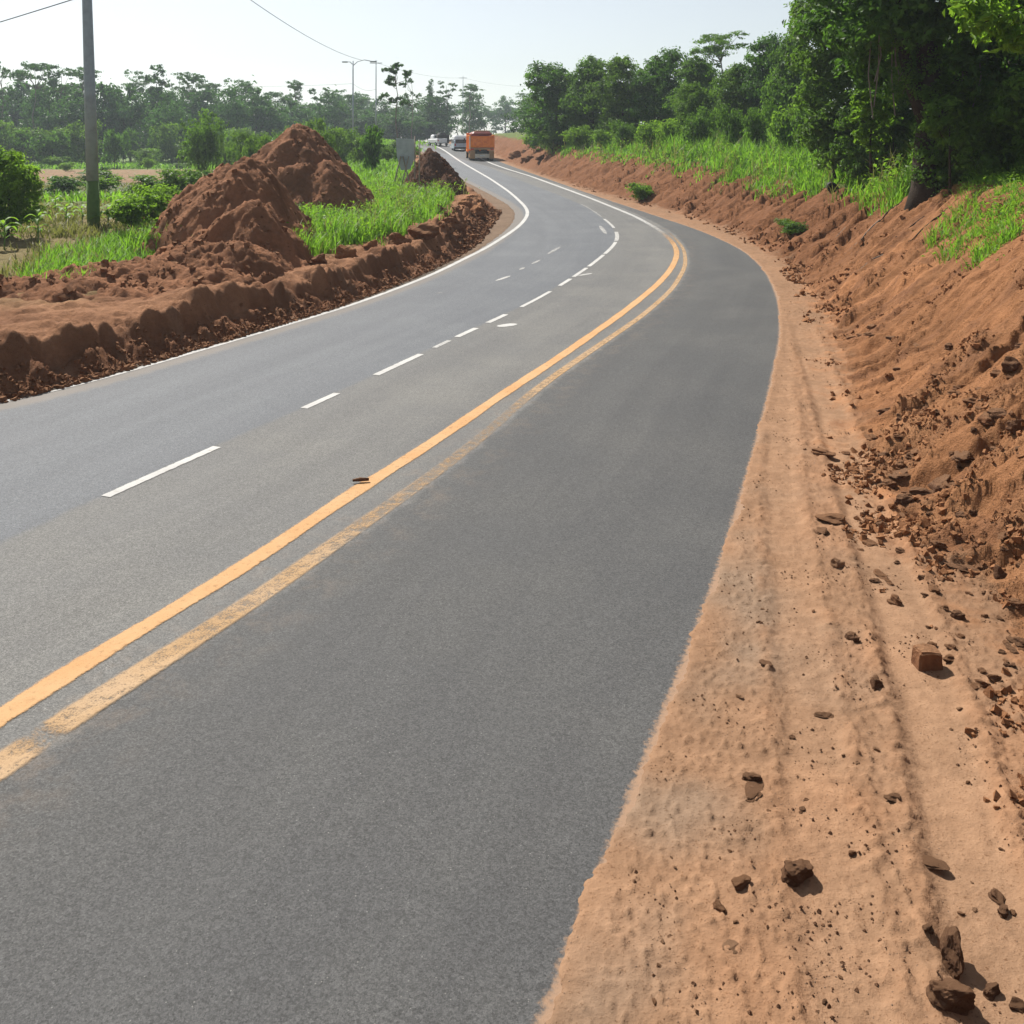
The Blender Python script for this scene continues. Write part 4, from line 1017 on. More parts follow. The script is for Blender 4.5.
# ---- the big shady tree on the right and its neighbours
def big_tree():
    X, Y = 9.75, 22.3; Z = gz(X, Y)
    root = empty("shade_tree", (X, Y, Z)); tag(root, "big dark tree with thick trunk rooted at the top of the bank", "tree")
    L = []
    r = random.Random(9)
    def p2(px, py, YY): v = at(px, py, YY); return (v.x - X, v.y - Y, v.z - Z)
    for (px, py, YY, s) in ((850, -20, 23, 1.1), (838, 30, 24, .8), (880, 20, 22, 1.0), (920, -10, 21.5, 1.2), (960, 20, 21.5, 1.0), (1000, 0, 21, 1.2), (1040, 30, 21, 1.1), (890, 60, 23, .75),
                            (860, 75, 24.5, .7), (985, 65, 21.5, .8), (1030, 85, 21.5, .9), (1080, 10, 22, 1.4), (940, 45, 24, .9), (870, -80, 22, 1.5), (950, -90, 22, 1.8), (1040, -80, 22, 1.8), (905, 95, 23.6, .5), (1000, 110, 22.5, .6)):
        L.append((*p2(px, py, YY), s, s, s * .75))
    m = MB()
    base = [(0, 0, -.7), (.02, 0, .15), (-.02, .0, 1.0), (.10, 0, 2.0), (.02, .05, 3.2), (-.1, .1, 4.6), (-.05, .1, 6.2)]
    m.tube(base, [.60, .38, .30, .27, .25, .2, .12], 14)
    m.tube([(.0, 0, 1.6), (-.35, .1, 2.6), (-.55, .15, 3.6), (-1.0, .2, 4.8)], [.22, .16, .13, .06], 8)
    m.tube([(.35, .3, -.4), (.42, .2, .8), (.75, .1, 2.4), (1.2, 0, 4.2), (1.9, -.2, 5.4)], [.25, .2, .17, .13, .06], 9)
    m.tube([(-.1, .1, 4.0), (-1.2, .2, 5.2), (-2.0, .4, 6.0)], [.13, .08, .04], 6)
    for a in range(3):
        an = a * .8 + .6; m.tube([(.25 * math.cos(an), .25 * math.sin(an), .35), (.42 * math.cos(an), .42 * math.sin(an), -.1 + .28 * math.cos(an)), (.7 * math.cos(an), .7 * math.sin(an), -.42 + .52 * math.cos(an))], [.11, .08, .03], 6)
    m.build('trunk', M_BARK, root, True)
    link('crown', crown_mesh('crown', L, 34000, .20, 9, 30, clump_r=.2, hang=.3), M_LEAF3, root)
    IL = [(.0, -.1, .45 + .6 * i, .34 + .05 * math.sin(i * 2), .34, .35) for i in range(7)] + [(-.45, 0, 2.6, .3, .3, .5), (-.7, 0, 3.6, .35, .3, .5), (.75, -.1, 2.4, .35, .35, .6), (1.0, -.1, 3.3, .4, .4, .6)]
    link('ivy', crown_mesh('ivy', IL, 9000, .085, 12, 30, inner=.05, clump_r=.2, hang=.4), M_LEAF, root)
    for (px, py, YY, n) in ((905, 60, 22.5, 5), (885, 50, 22.2, 4), (975, 60, 22, 5), (1010, 60, 22, 5), (945, 55, 22.8, 5)):
        mv = MB()
        for i in range(n):
            a = Vector(p2(px + r.uniform(-14, 14), py - 20, YY + r.uniform(-.4, .4))); ln = r.uniform(.8, 2.2)
            mv.tube([a, a + Vector((r.uniform(-.1, .1), 0, -ln * .5)), a + Vector((r.uniform(-.15, .15), 0, -ln))], .014, 4)
        mv.build('hanging_vine', M_BARKP, root)
big_tree()
def px_tree(name, label, YY, px0, base_y, lobs, n, leaf, seed, mat, cat="tree", hang=.0, clumps=34, r0=.14, bark=None, inner=.12, wid=.5):
    X = (px0 - 512) * YY / F; Z = gz(X, YY) if base_y is None else H - (base_y - YH) * YY / F
    root = empty(name, (X, YY, Z)); tag(root, label, cat)
    L = []
    for (px, py, dy, s) in lobs:
        v = at(px, py, YY + dy); L.append((v.x - X, v.y - YY, v.z - Z, s, s, s * .9))
    h = max(l[2] for l in L)
    limbs(h, L, r0, seed, bend=.015).build('trunk', bark or M_BARK, root, True)
    link('crown', crown_mesh('crown', L, n, leaf, seed, clumps, hang=hang, inner=inner, wid=wid), mat, root)
    return root
px_tree("vine_tree", "leafy vine covered tree left of the thick trunk", 33, 836, None,
        [(822, 30, 0, 1.0), (815, 62, 0, .8), (835, 5, 0, 1.1), (850, 40, -1, 1.0), (825, 90, 0, .75), (842, 70, -1, .9), (808, 105, 0, .6), (835, 112, -1, .7), (860, 85, -1, .9), (866, 118, -1, .8), (812, 12, 1, .7), (850, -30, 0, 1.3), (828, -30, 0, 1.0), (868, 10, 0, 1.2), (850, 130, -1, .7), (830, 140, -1, .7), (818, 128, -1, .6), (845, 150, -1.5, .6), (868, 140, -1, .6), (836, 158, -2, .5)],
        21000, .20, 41, M_LEAF2, hang=.35, clumps=22, r0=.07)
px_tree("understorey_tree", "dark tree filling the shade directly behind the thick trunk", 30, 925, None,
        [(895, 40, 0, 1.2), (930, 60, 0, 1.2), (965, 40, 0, 1.2), (900, 90, 0, 1.0), (945, 100, 0, 1.0), (975, 90, 0, 1.1), (915, 125, 0, .8), (960, 130, 0, .8), (890, 130, 0, .7), (930, 10, 0, 1.4)],
        18000, .20, 42, M_LEAF, clumps=30)
px_tree("understorey_tree", "dark tree in deep shade at the right edge behind the trunk", 27, 1010, None,
        [(990, 40, 0, 1.1), (1025, 60, 0, 1.2), (1000, 90, 0, 1.0), (1040, 110, 0, 1.1), (985, 120, 0, .8), (1015, 130, 0, .8), (1060, 60, 0, 1.2), (1020, 10, 0, 1.3), (1075, 120, 0, 1.1)],
        18000, .19, 43, M_LEAF, clumps=30)
px_tree("understorey_tree", "tall dark tree closing the gap at the far right behind the shade tree", 40, 985, None,
        [(900, 20, 0, 1.8), (940, 60, 0, 1.8), (985, 30, 0, 1.8), (1030, 60, 0, 1.9), (1080, 40, 0, 2.0), (910, 100, 0, 1.4), (960, 110, 0, 1.4), (1010, 110, 0, 1.4), (1060, 110, 0, 1.5), (880, 70, 0, 1.3), (880, 120, 0, 1.0)],
        17000, .30, 44, M_LEAF, clumps=26)
px_tree("sapling", "bright green sapling left of the thick trunk", 25, 871, 158,
        [(866, 102, 0, .30), (880, 106, 0, .28), (872, 112, 0, .3), (860, 118, 0, .22), (884, 120, 0, .22), (872, 128, 0, .24), (862, 138, 0, .24), (880, 140, 0, .22), (871, 150, 0, .2)],
        2200, .15, 45, M_LEAFB, clumps=14, r0=.035, inner=.05)
px_tree("broad_leaf_shrub", "broad leaved shrub in the shade right of the thick trunk", 20.5, 950, 176,
        [(945, 112, 0, .34), (938, 128, 0, .3), (960, 120, 0, .34), (972, 135, 0, .34), (950, 140, 0, .32), (985, 150, 0, .34), (964, 155, 0, .3), (1000, 140, .2, .36)],
        2600, .16, 46, M_LEAF, clumps=16, r0=.03, inner=.05, wid=.42)
for (px, top, base, YY, n, lb) in ((862, 100, 165, 30, 7, "leafy bush behind the sapling left of the thick trunk"), (893, 88, 168, 29, 7, "dark bush touching the thick trunk on its left"), (960, 96, 176, 22, 8, "dark leafy bush hanging over the bank right of the thick trunk"),
                                   (1000, 90, 175, 21, 8, "dark leafy bush in the shade near the right edge"), (1035, 80, 165, 20, 8, "dark leafy bush cut by the right edge"), (985, 60, 150, 25, 8, "tall dark bush in the shade behind the leafy bushes")):
    r_ = random.Random(px); q = YY / F
    px_tree("shade_bush", lb, YY, px, base, [(px + r_.uniform(-20, 20), top + (base + 4 - top) * (i + .5) / (n + 6), r_.uniform(-.4, .4), r_.uniform(.34, .52)) for i in range(n + 6)], 8000, .15, px, M_LEAF, cat="bush", clumps=16, r0=.015, hang=.2)
def overhang():
    X, Y = 11.4, 15.5; Z = gz(X, Y); root = empty("overhanging_tree", (X, Y, Z)); tag(root, "bright large leaved branch hanging in from the upper right corner", "tree")
    lb = [(975, -5), (1000, 5), (985, 22), (1015, 25), (1020, -10), (960, 12), (1000, 38), (1025, 45), (1050, 10), (1060, 50), (1080, -20)]
    L = []
    for (px, py) in lb: v = at(px, py, Y + random.Random(px).uniform(-.5, .4)); L.append((v.x - X, v.y - Y, v.z - Z, .30, .34, .22))
    m = MB(); m.tube([(0, 0, -.4), (.1, 0, 1.2), (0, .1, 2.6), (-.5, 0, 3.3), (-1.6, -.1, 3.6), (-3.2, 0, 3.35)], [.2, .17, .14, .10, .06, .02], 8)
    for l in L[::2]: m.tube([(-1.2, 0, 3.5), l[:3]], [.04, .01], 5)
    m.build('trunk', M_BARK, root, True)
    link('crown', crown_mesh('crown', L, 1500, .19, 61, 12, inner=.1, clump_r=.3, wid=.42, hang=.3), M_LEAFB, root)
overhang()

rr2 = random.Random(4)
for i, (px, py) in enumerate(((905, 205), (880, 225), (925, 215), (850, 228), (948, 212), (893, 246))):
    X, Y, Z = hit(px, py); m = MB(); pts = []
    for k in range(7):
        x = X - .16 * k - .03 * rr2.uniform(-1, 1); y = Y + .05 * k * rr2.uniform(-1, 1); pts.append((x - X, y - Y, gzd(x, y) - Z + .012 * rr2.uniform(-1, 1.5)))
    m.tube(pts, [.022, .02, .017, .014, .011, .008, .004], 6); o = m.build("root", M_BARKP if i % 2 else M_BARK, None, True); o.location = (X, Y, Z)
    tag(o, "thin bare root running down the cut bank below the shade tree", "root", "bare roots on the cut bank")
# ---- grass and weeds
def blades(name, X, Y, h, w, mat, seed, label, lean=.35, zoff=-.05, cat="grass"):
    r = np.random.RandomState(seed); n = len(X); Z = ground(X, Y) + zoff
    a = r.rand(n) * 6.283; d = np.stack([np.cos(a), np.sin(a)], -1); s = np.stack([-d[:, 1], d[:, 0]], -1)
    ln = lean * r.uniform(.2, 1.6, n) * h; V = np.zeros((n, 8, 3))
    for i, (k, ww) in enumerate(((0, .8), (.4, 1.0), (.75, .7), (1.0, .08))):
        cx = X + d[:, 0] * ln * k * k; cy_ = Y + d[:, 1] * ln * k * k; cz = Z + h * (k - .18 * k * k * lean * 2)
        for j, sg in enumerate((-1, 1)):
            V[:, i * 2 + j, 0] = cx + s[:, 0] * sg * w * ww / 2; V[:, i * 2 + j, 1] = cy_ + s[:, 1] * sg * w * ww / 2; V[:, i * 2 + j, 2] = cz
    b = 8 * np.arange(n)[:, None]
    Q = np.concatenate([b + np.array([0, 1, 3, 2]), b + np.array([2, 3, 5, 4]), b + np.array([4, 5, 7, 6])], 0)
    patch = np.clip(.5 + .7 * fbm(X * .7, Y * .7, 3), 0, 1); var = np.clip(patch * .6 + r.rand(n) * .5 - .05, 0, 1)
    o = link(name, np_mesh(name, V.reshape(-1, 3), Q, False, fattr=dict(var=np.tile(var, 3))), mat)
    tag(o, label, cat, kind='stuff'); return o
def scatter(x0, x1, y0, y1, n, fn, seed, tuft=7, spread=.09):
    """tufts of points where fn(X,Y) > random"""
    r = np.random.RandomState(seed); m = n // tuft
    X = r.uniform(x0, x1, m * 4); Y = np.exp(r.uniform(math.log(y0), math.log(y1), m * 4))
    k = fn(X, Y) > r.rand(len(X)); X, Y = X[k][:m], Y[k][:m]
    X = np.repeat(X, tuft) + r.normal(size=len(X) * tuft) * spread * np.repeat(np.sqrt(Y / 20), tuft)
    Y = np.repeat(Y, tuft) + r.normal(size=len(Y) * tuft) * spread * np.repeat(np.sqrt(Y / 20), tuft)
    return X, Y
def weeds(name, X, Y, h, leaf, mat, seed, label):
    r = np.random.RandomState(seed); n = len(X); P = np.stack([X, Y, ground(X, Y) + h * r.rand(n)], -1)
    N = unit(np.array([0, 0, .9]) + r.normal(size=(n, 3)) * .5)
    V, Q = leaf_quads(P, N, leaf * r.uniform(.6, 1.4, n), r, .5)
    o = link(name, np_mesh(name, V, Q, False, fattr=dict(var=np.clip(r.rand(n), 0, 1))), mat); tag(o, label, "weeds", kind='stuff'); return o
# tall grass above the right bank
PIPE = hit(832, 192)
def f_rt(X, Y):
    s = (X - C_T(Y)) * .93 / wb(Y)
    return sstep(.66, .95, s + .14 * noise(X * .8, Y * .8)) * sstep(6.5, 3.5, s) * (Y > 23) * (np.hypot(X - PIPE[0], Y - PIPE[1] + .6) > 1.0) * sstep(95, 75, Y) * np.clip(.7 + noise(X * .5, Y * .5), .15, 1)
X, Y = scatter(3, 22, 22.6, 95, 75000, f_rt, 1)
r_ = np.random.RandomState(2); hh = (1 + .5 * sstep(8, 9.5, X) * sstep(36, 30, Y)) * r_.uniform(.6, 1.75, len(X)) * np.clip(.8 + .5 * noise(X * .4, Y * .4), .4, 1.3) * sstep(.8, 1.5, (X - C_T(Y)) * .93 / wb(Y)).clip(.35, 1)
blades("tall_grass", X, Y, hh, .018 + .0006 * Y, M_GRASS, 3, "tall bright green grass on top of the right bank", .45)
P_ = scatter(3, 22, 22.6, 80, 3000, f_rt, 61, 5, .15); r_ = np.random.RandomState(62)
blades("dry_grass", *P_, r_.uniform(.5, 1.7, len(P_[0])), .012 + .0005 * P_[1], M_GRASSD, 63, "dry straw coloured stalks among the tall grass of the right bank", .5)
P_ = scatter(3, 22, 22.6, 80, 9000, f_rt, 64, 9, .22); weeds("weeds", *P_, 1.0, .16, M_LEAFB, 65, "broad leaved weeds among the tall grass of the right bank")
# weedy grass on the near right bank
poly = [(1040, 150), (985, 168), (955, 200), (930, 236), (928, 254), (950, 266), (985, 262), (1010, 244), (1040, 222)]
def f_poly(poly, jit=10):
    def fn(X, Y):
        Z = ground(X, Y); px, py = proj(X, Y, Z)
        return in_poly(px + jit * noise(X * 1.5, Y * 1.5), py + jit * noise(X * 1.5 + 9, Y * 1.5), poly).astype(float) * np.clip(.75 + noise(X * 1.3, Y * 1.3), .2, 1)
    return fn
X, Y = scatter(4, 14, 10, 24, 15000, f_poly(poly), 4, 8, .06)
r_ = np.random.RandomState(5); blades("grass_patch", X, Y, r_.uniform(.12, .42, len(X)), .016, M_GRASS, 6, "bright weedy grass patch on the near right bank", .6)
P_ = scatter(4, 14, 10, 24, 4000, f_poly(poly), 14, 10, .10); r_ = np.random.RandomState(6)
weeds("weeds", *P_, .35, .075, M_LEAFB, 7, "broad leaved weeds mixed into the grass patch on the near bank")
# weeds round the foot of the shade tree
pw = [(700, 150), (790, 172), (850, 182), (905, 172), (905, 140), (860, 120), (780, 130)]
P_ = scatter(5, 16, 22, 48, 6000, f_poly(pw, 14), 15, 9, .16); weeds("weeds", *P_, .9, .12, M_LEAFB, 8, "leafy weeds at the rim of the right bank left of the thick trunk")
pw = [(940, 200), (1040, 160), (1040, 120), (960, 150), (930, 178)]
P_ = scatter(7, 16, 15, 26, 3500, f_poly(pw, 8), 16, 9, .12); weeds("weeds", *P_, .8, .10, M_LEAF, 9, "tangled weeds in the shade right of the thick trunk")
# left: bright grass between mounds, berm and pole
def f_l1(X, Y):
    e = (C_L(Y) - X) * .93 - berm_off(Y)
    return sstep(1.5, 2.3, e + .5 * noise(X, Y)) * sstep(6.2, 5.2, e) * (Y > 22) * sstep(56, 50, Y) * np.clip(.85 + .6 * noise(X * .6, Y * .6), .25, 1)
X, Y = scatter(-9, 0, 22, 56, 30000, f_l1, 21)
r_ = np.random.RandomState(22); blades("tall_grass", X, Y, r_.uniform(.35, .95, len(X)) * (.8 + .4 * noise(X * .7, Y * .7)), .016 + .0006 * Y, M_GRASS, 23, "lush bright green grass between the mounds and the berm", .4)
P_ = scatter(-9, 0, 22, 52, 4500, f_l1, 66, 9, .2); weeds("weeds", *P_, .8, .13, M_LEAFB, 67, "broad leaved weeds among the lush grass by the mounds")
P_ = scatter(-9, 0, 22, 56, 1600, f_l1, 68, 5, .12); r_ = np.random.RandomState(69)
blades("dry_grass", *P_, r_.uniform(.4, 1.2, len(P_[0])), .012 + .0005 * P_[1], M_GRASSD, 70, "dry stalks standing in the lush grass by the mounds", .5)
pl = [(18, 290), (40, 262), (90, 248), (150, 228), (178, 225), (176, 258), (130, 276), (90, 288)]
X, Y = scatter(-16, -4, 16, 32, 14000, f_poly(pl, 8), 24, 8, .08)
r_ = np.random.RandomState(25); blades("grass_patch", X, Y, r_.uniform(.2, .55, len(X)), .02, M_GRASS, 26, "bright green grass patch on the ground left of the closer mound", .5)
def f_l2(X, Y):
    e = (C_L(Y) - X) * .93
    return sstep(5.5, 7.5, e + noise(X * .5, Y * .5)) * (Y > 18) * np.clip(.3 + noise(X * .35, Y * .35), 0, 1)
X, Y = scatter(-34, -5, 18, 62, 30000, f_l2, 27)
r_ = np.random.RandomState(28); blades("rough_grass", X, Y, r_.uniform(.12, .5, len(X)), .016 + .0007 * Y, M_GRASSD, 29, "rough yellowish grass on the field left of the mounds", .5)
def f_l3(X, Y): return np.clip(.55 + noise(X * .12, Y * .12), 0, 1) * ((Y > 110) | (Y < 46)) 
X, Y = scatter(-90, -12, 42, 150, 26000, f_l3, 30, 6, .4)
r_ = np.random.RandomState(31); blades("field_grass", X, Y, r_.uniform(.2, .8, len(X)), .03 + .0012 * Y, M_GRASS, 32, "low green growth over the flat field before the forest", .5)
def f_l4(X, Y):
    e = (C_L(Y) - X) * .93
    return sstep(2.6, 3.4, e + .4 * noise(X, Y)) * sstep(10, 7, e) * np.clip(.7 + noise(X * .4, Y * .4), .1, 1)
X, Y = scatter(-26, 0, 50, 150, 16000, f_l4, 33, 7, .12)
r_ = np.random.RandomState(34); blades("verge_grass", X, Y, r_.uniform(.3, 1.0, len(X)), .02 + .0008 * Y, M_GRASS, 35, "green grass on the left verge towards the road crest", .45)
pl = [(392, 222), (440, 205), (450, 214), (430, 226), (400, 232)]
X, Y = scatter(-7, -1, 30, 52, 1800, f_poly(pl, 4), 36, 8, .1)
r_ = np.random.RandomState(37); blades("grass_tuft", X, Y, r_.uniform(.2, .6, len(X)), .03, M_GRASS, 38, "small bright tuft of grass on the rubble by the dark mound", .5)

# shrub and plants on the left
px_tree("shrub", "large bright green shrub at the left edge of the field", 26, 8, 238,
        [(5, 168, 0, .5), (10, 190, .2, .6), (-5, 225, 0, .5), (30, 215, 0, .4), (20, 180, 0, .5), (-12, 175, 0, .5), (28, 198, 0, .34), (8, 200, 0, .5), (-15, 205, 0, .5), (22, 218, 0, .36), (0, 222, 0, .45), (12, 158, 0, .22), (34, 186, 0, .18)],
        11000, .11, 51, M_LEAFB, cat="shrub", clumps=26, r0=.05)
def leafy_proto():
    root = empty("leafy_plant", (0, 0, 0)); r = random.Random(71); m = MB(); m.tube([(0, 0, -.1), (.02, 0, .35), (.0, .02, .7)], [.025, .02, .012], 6); m.build('stem', M_POLEGREEN, root, True)
    V, Q, var = [], [], []
    for i in range(9):
        a = i * 2.4; h0 = .25 + .055 * i; ln = r.uniform(.5, .75); dx, dy = math.cos(a), math.sin(a); b = len(V)
        for j in range(6):
            k = j / 5; w = .075 * math.sin(math.pi * (.12 + .86 * k)) ; x = ln * k * .75; z = h0 + ln * (.75 * k - .75 * k * k)
            V += [(dx * x - dy * w, dy * x + dx * w, z + .02), (dx * x, dy * x, z), (dx * x + dy * w, dy * x - dx * w, z + .02)]
        for j in range(5):
            o = b + j * 3; Q += [(o, o + 1, o + 4, o + 3), (o + 1, o + 2, o + 5, o + 4)]; var += [.4 + .06 * i] * 2
    link('leaves', np_mesh('leaves', V, Q, True, fattr=dict(var=np.clip(var, 0, 1))), M_LEAFB, root); return root
PROTO['leafy'] = dict(root=leafy_proto(), used=False, h=1.0, w=1.0)
for (px, py, h, w, lb) in ((38, 245, 1.15, .8, "pale tall leafy plant beside the large shrub"), (66, 226, .9, 1.0, "leafy plant between the large shrub and the steel pole"), (82, 224, .8, .9, "leafy plant touching the steel pole on its left"),
                       (108, 228, .9, 1.1, "leafy plant just right of the steel pole"), (120, 222, 1.1, 1.1, "taller leafy plant right of the steel pole"), (55, 215, .9, 1.0, "leafy plant in front of the grey field rubble"),
                       (4, 250, 1.0, .9, "pale leafy plant at the very left edge")):
    X, Y, Z = hit(px, py); plant('leafy', X, Y, Z, h, w, px * 1.7, lb, "plant")
for (px, py, h, w, lb) in ((132, 232, 1.3, 1.5, "weedy bush right of the steel pole"), (152, 226, 1.5, 1.7, "weedy bush against the left flank of the closer mound"), (170, 214, 1.3, 1.5, "bush behind the left flank of the closer mound"),
                       (192, 196, 1.3, 1.6, "small bush below the lone small tree")):
    X, Y, Z = hit(px, py); plant('m_bush1', X, Y, Z - .1, h, w, px * .7, lb, "bush")

# ---SECTION: things---
def steel_pole():
    X, Y, Z = hit(94, 228); Y0 = Y; root = empty("utility_pole", (X, Y, Z)); tag(root, "tall grey steel utility pole standing in the weeds on the left", "pole")
    hgt = H + 282 * Y / F - Z; lx = (83 - 94) * Y / F
    def P(k): return (lx * k, 0, hgt * k)
    MB().tube([(0, 0, -.3), P(.13)], [.19, .185], 20).build('base', M_POLEGREEN, root, True)
    MB().tube([P(.129), P(.4), P(.7), P(1)], [.182, .165, .14, .11], 20).build('shaft', M_STEEL, root, True)
    m = MB(); t = P(.97); m.box((t[0], 0, t[2]), (1.6, .09, .09)); m.build('crossarm', M_STEEL, root)
    for x in (-.7, .7): MB().tube([(t[0] + x, 0, t[2] + .04), (t[0] + x, 0, t[2] + .22)], [.04, .03], 8).build('insulator', M_WIRE, root)
    return Vector((X, Y, Z)) + Vector(P(.985)), Vector((X, Y, Z)) + Vector(P((H + 153 * Y / F - Z) / hgt))
PT, PM = steel_pole()
def lamp_post():
    Y = 100; X = (353 - 512) * Y / F; Z = gz(X, Y); root = empty("street_lamp", (X, Y, Z)); tag(root, "double armed street lamp rising above the far trees", "street lamp")
    zt = H + 87 * Y / F - Z
    MB().tube([(0, 0, -.3), (0, 0, zt)], [.10, .06], 10).build('post', M_STEEL, root, True)
    MB().tube([(0, 0, zt - .5), (.5, 0, zt - .05), (1.2, 0, zt + .12), (1.9, 0, zt - .02)], .04, 8).build('arm', M_STEEL, root, True)
    MB().tube([(0, 0, zt - .4), (-.3, 0, zt - .1), (-.7, 0, zt - .08)], .04, 8).build('arm', M_STEEL, root, True)
    MB().box((2.15, 0, zt - .06), (.7, .28, .14), None, .04).build('lamp_head', M_STEEL, root)
    MB().box((-.85, 0, zt - .1), (.6, .28, .14), None, .04).build('lamp_head', M_STEEL, root)
    return Vector((X + .9, Y, Z + zt + .1)), Vector((X, Y, Z + zt * .78))
LT, LM = lamp_post()
def thin_pole(px, top, Y, label):
    X = (px - 512) * Y / F; Z = gz(X, Y); root = empty("utility_pole", (X, Y, Z)); tag(root, label, "pole"); zt = H - (top - YH) * Y / F - Z
    MB().tube([(0, 0, -.3), (0, 0, zt)], [.075, .05], 10).build('shaft', M_STEEL, root, True)
    MB().box((0, 0, zt - .35), (1.4, .08, .08)).build('crossarm', M_STEEL, root); return Vector((X, Y, Z + zt - .3))
T2 = thin_pole(376, 60, 108, "thin utility pole between the street lamp and the slim tree")
T3 = thin_pole(463, 76, 170, "distant thin utility pole above the pale van")
def wire(pts, label, sag, r=.012):
    m = MB(); a, b = Vector(pts[0]), Vector(pts[1]); n = 24
    m.tube([a.lerp(b, i / n) - Vector((0, 0, sag * 4 * (i / n) * (1 - i / n))) for i in range(n + 1)], r, 5)
    o = m.build("overhead_wire", M_WIRE); tag(o, label, "wire")
wire((PT, LT), "overhead wire sagging from the steel pole to the street lamp", .95, .018)
wire((PM, Vector((-62, 72, 6.6))), "overhead wire leaving the steel pole towards the left edge", .3, .018)
wire((T2, T3), "thin wire running right from the thin utility pole", .6)
wire((LM, T2 - Vector((0, 0, 3))), "short wire between the street lamp and the thin pole", .4)
wire((T3, Vector((6, 150, 13))), "faint distant wire above the orange truck", .6)
wire((LM, Vector((-48, 120, 11.5))), "thin wire running left from the street lamp over the forest", .4)

M_ORANGE = simple("orange_paint", (.95, .27, .015), .45, .4, dirt=(.75, .15, .008))
M_RED = simple("dark_red_paint", (.22, .02, .012), .5, .3)
M_TYRE = simple("rubber", (.03, .028, .026), .9, .1, dirt=(.09, .06, .04))
M_TAN = simple("dusty_flap", (.42, .25, .12), .9, .1)
M_DARK = simple("dark_underside", (.02, .018, .016), .8)
M_WHITE = simple("white_vehicle_paint", (.74, .75, .76), .35, .5, dirt=(.62, .62, .6))
M_CREAM = simple("cream_paint", (.72, .66, .55), .5)
M_BLUE = simple("pale_blue_paint", (.42, .50, .58), .3, .5)
M_GLASS = simple("dark_glass", (.02, .03, .04), .1, .6)
M_TAIL = simple("tail_light_red", (.5, .02, .01), .3)
def wheel(root, x, y, r, w, hub=M_TAN):
    m = MB(); m.tube([(x - w / 2, y, r), (x - w / 2 + .03, y, r), (x + w / 2 - .03, y, r), (x + w / 2, y, r)], [r * .9, r, r, r * .9], 20); o = m.build('wheel', M_TYRE, root, False)
    MB().tube([(x - w / 2 - .01, y, r), (x + w / 2 + .01, y, r)], [r * .5, r * .5], 14).build('rim', hub, o); return o
def truck():
    Y = 95.5; X = (482 - 512) * Y / F; root = empty("dump_truck", (X, Y, float(zr(Y))), math.radians(7)); tag(root, "orange dump truck driving away up the road", "truck")
    MB().box((-.42, 2.6, .95), (.14, 6.6, .26)).box((.42, 2.6, .95), (.14, 6.6, .26)).box((0, .5, .8), (1.8, .3, .3)).box((0, 1.8, .8), (1.8, .3, .3)).build('chassis', M_DARK, root)
    m = MB(); m.box((0, 2.2, 1.22), (2.3, 4.4, .12)); m.box((-1.2, 2.2, 1.85), (.08, 4.5, 1.3)); m.box((1.2, 2.2, 1.85), (.08, 4.5, 1.3)); m.box((0, 4.45, 2.0), (2.48, .08, 1.7))
    for y in (.3, 1.2, 2.1, 3.0, 3.9): m.box((-1.265, y, 1.85), (.05, .12, 1.3)); m.box((1.265, y, 1.85), (.05, .12, 1.3))
    m.box((-1.2, 2.2, 2.53), (.14, 4.5, .07)); m.box((1.2, 2.2, 2.53), (.14, 4.5, .07)); m.build('dump_body', M_ORANGE, root)
    t = MB(); t.box((0, -.08, 1.88), (2.36, .09, 1.05), None, .02); t.box((0, -.14, 2.38), (2.4, .06, .09)); t.box((0, -.14, 1.4), (2.4, .06, .09))
    t.build('tailgate', M_ORANGE, root)
    MB().box((-1.24, -.12, 1.8), (.12, .12, 1.3)).build('hinge_post', M_CREAM, root)
    c = MB(); c.box((0, 2.0, 2.72), (2.3, 4.2, .42), None, .2, (.8, .95)); c.build('load_cover', M_RED, root)
    c = MB(); c.box((.15, 2.4, 2.98), (1.7, 3.0, .16), None, .07, (.7, .9)); c.build('load', M_CLODD, root)
    k = MB(); k.box((0, 5.6, 1.75), (2.3, 1.7, 2.0), None, .15, (.94, .9)); cab = k.build('cab', M_ORANGE, root)
    MB().box((0, 4.73, 2.25), (1.5, .03, .5)).build('rear_window', M_GLASS, cab); MB().box((0, 6.42, 2.2), (1.9, .04, .7), Matrix.Rotation(.08, 3, 'X')).build('windscreen', M_GLASS, cab)
    for s in (-1, 1):
        MB().box((s * 1.32, 6.2, 2.1), (.16, .08, .45), None, .03).build('mirror', M_DARK, cab)
        MB().box((s * .95, -.22, .62), (.5, .03, .85), None, .01).build('mudflap', M_TAN, root)
        MB().box((s * 1.0, -.25, 1.14), (.3, .05, .14)).build('tail_light', M_TAIL, root)
        for y in (.55, 1.85): wheel(root, s * .93, y, .5, .52)
        wheel(root, s * 1.02, 5.6, .5, .3)
    MB().box((0, -.30, .48), (1.45, .09, .42), None, .02).build('bumper', M_CREAM, root)
    MB().box((0, -.36, .5), (.5, .02, .13)).build('blank_plate', M_WHITE, root)
    for s in (-.8, 0, .8): MB().box((s, -.15, 1.88), (.09, .06, 1.0)).build('tailgate_rib', M_ORANGE, root)
    MB().box((0, -.2, 1.2), (2.36, .1, .22)).build('rear_beam', M_TAN, root)
truck()
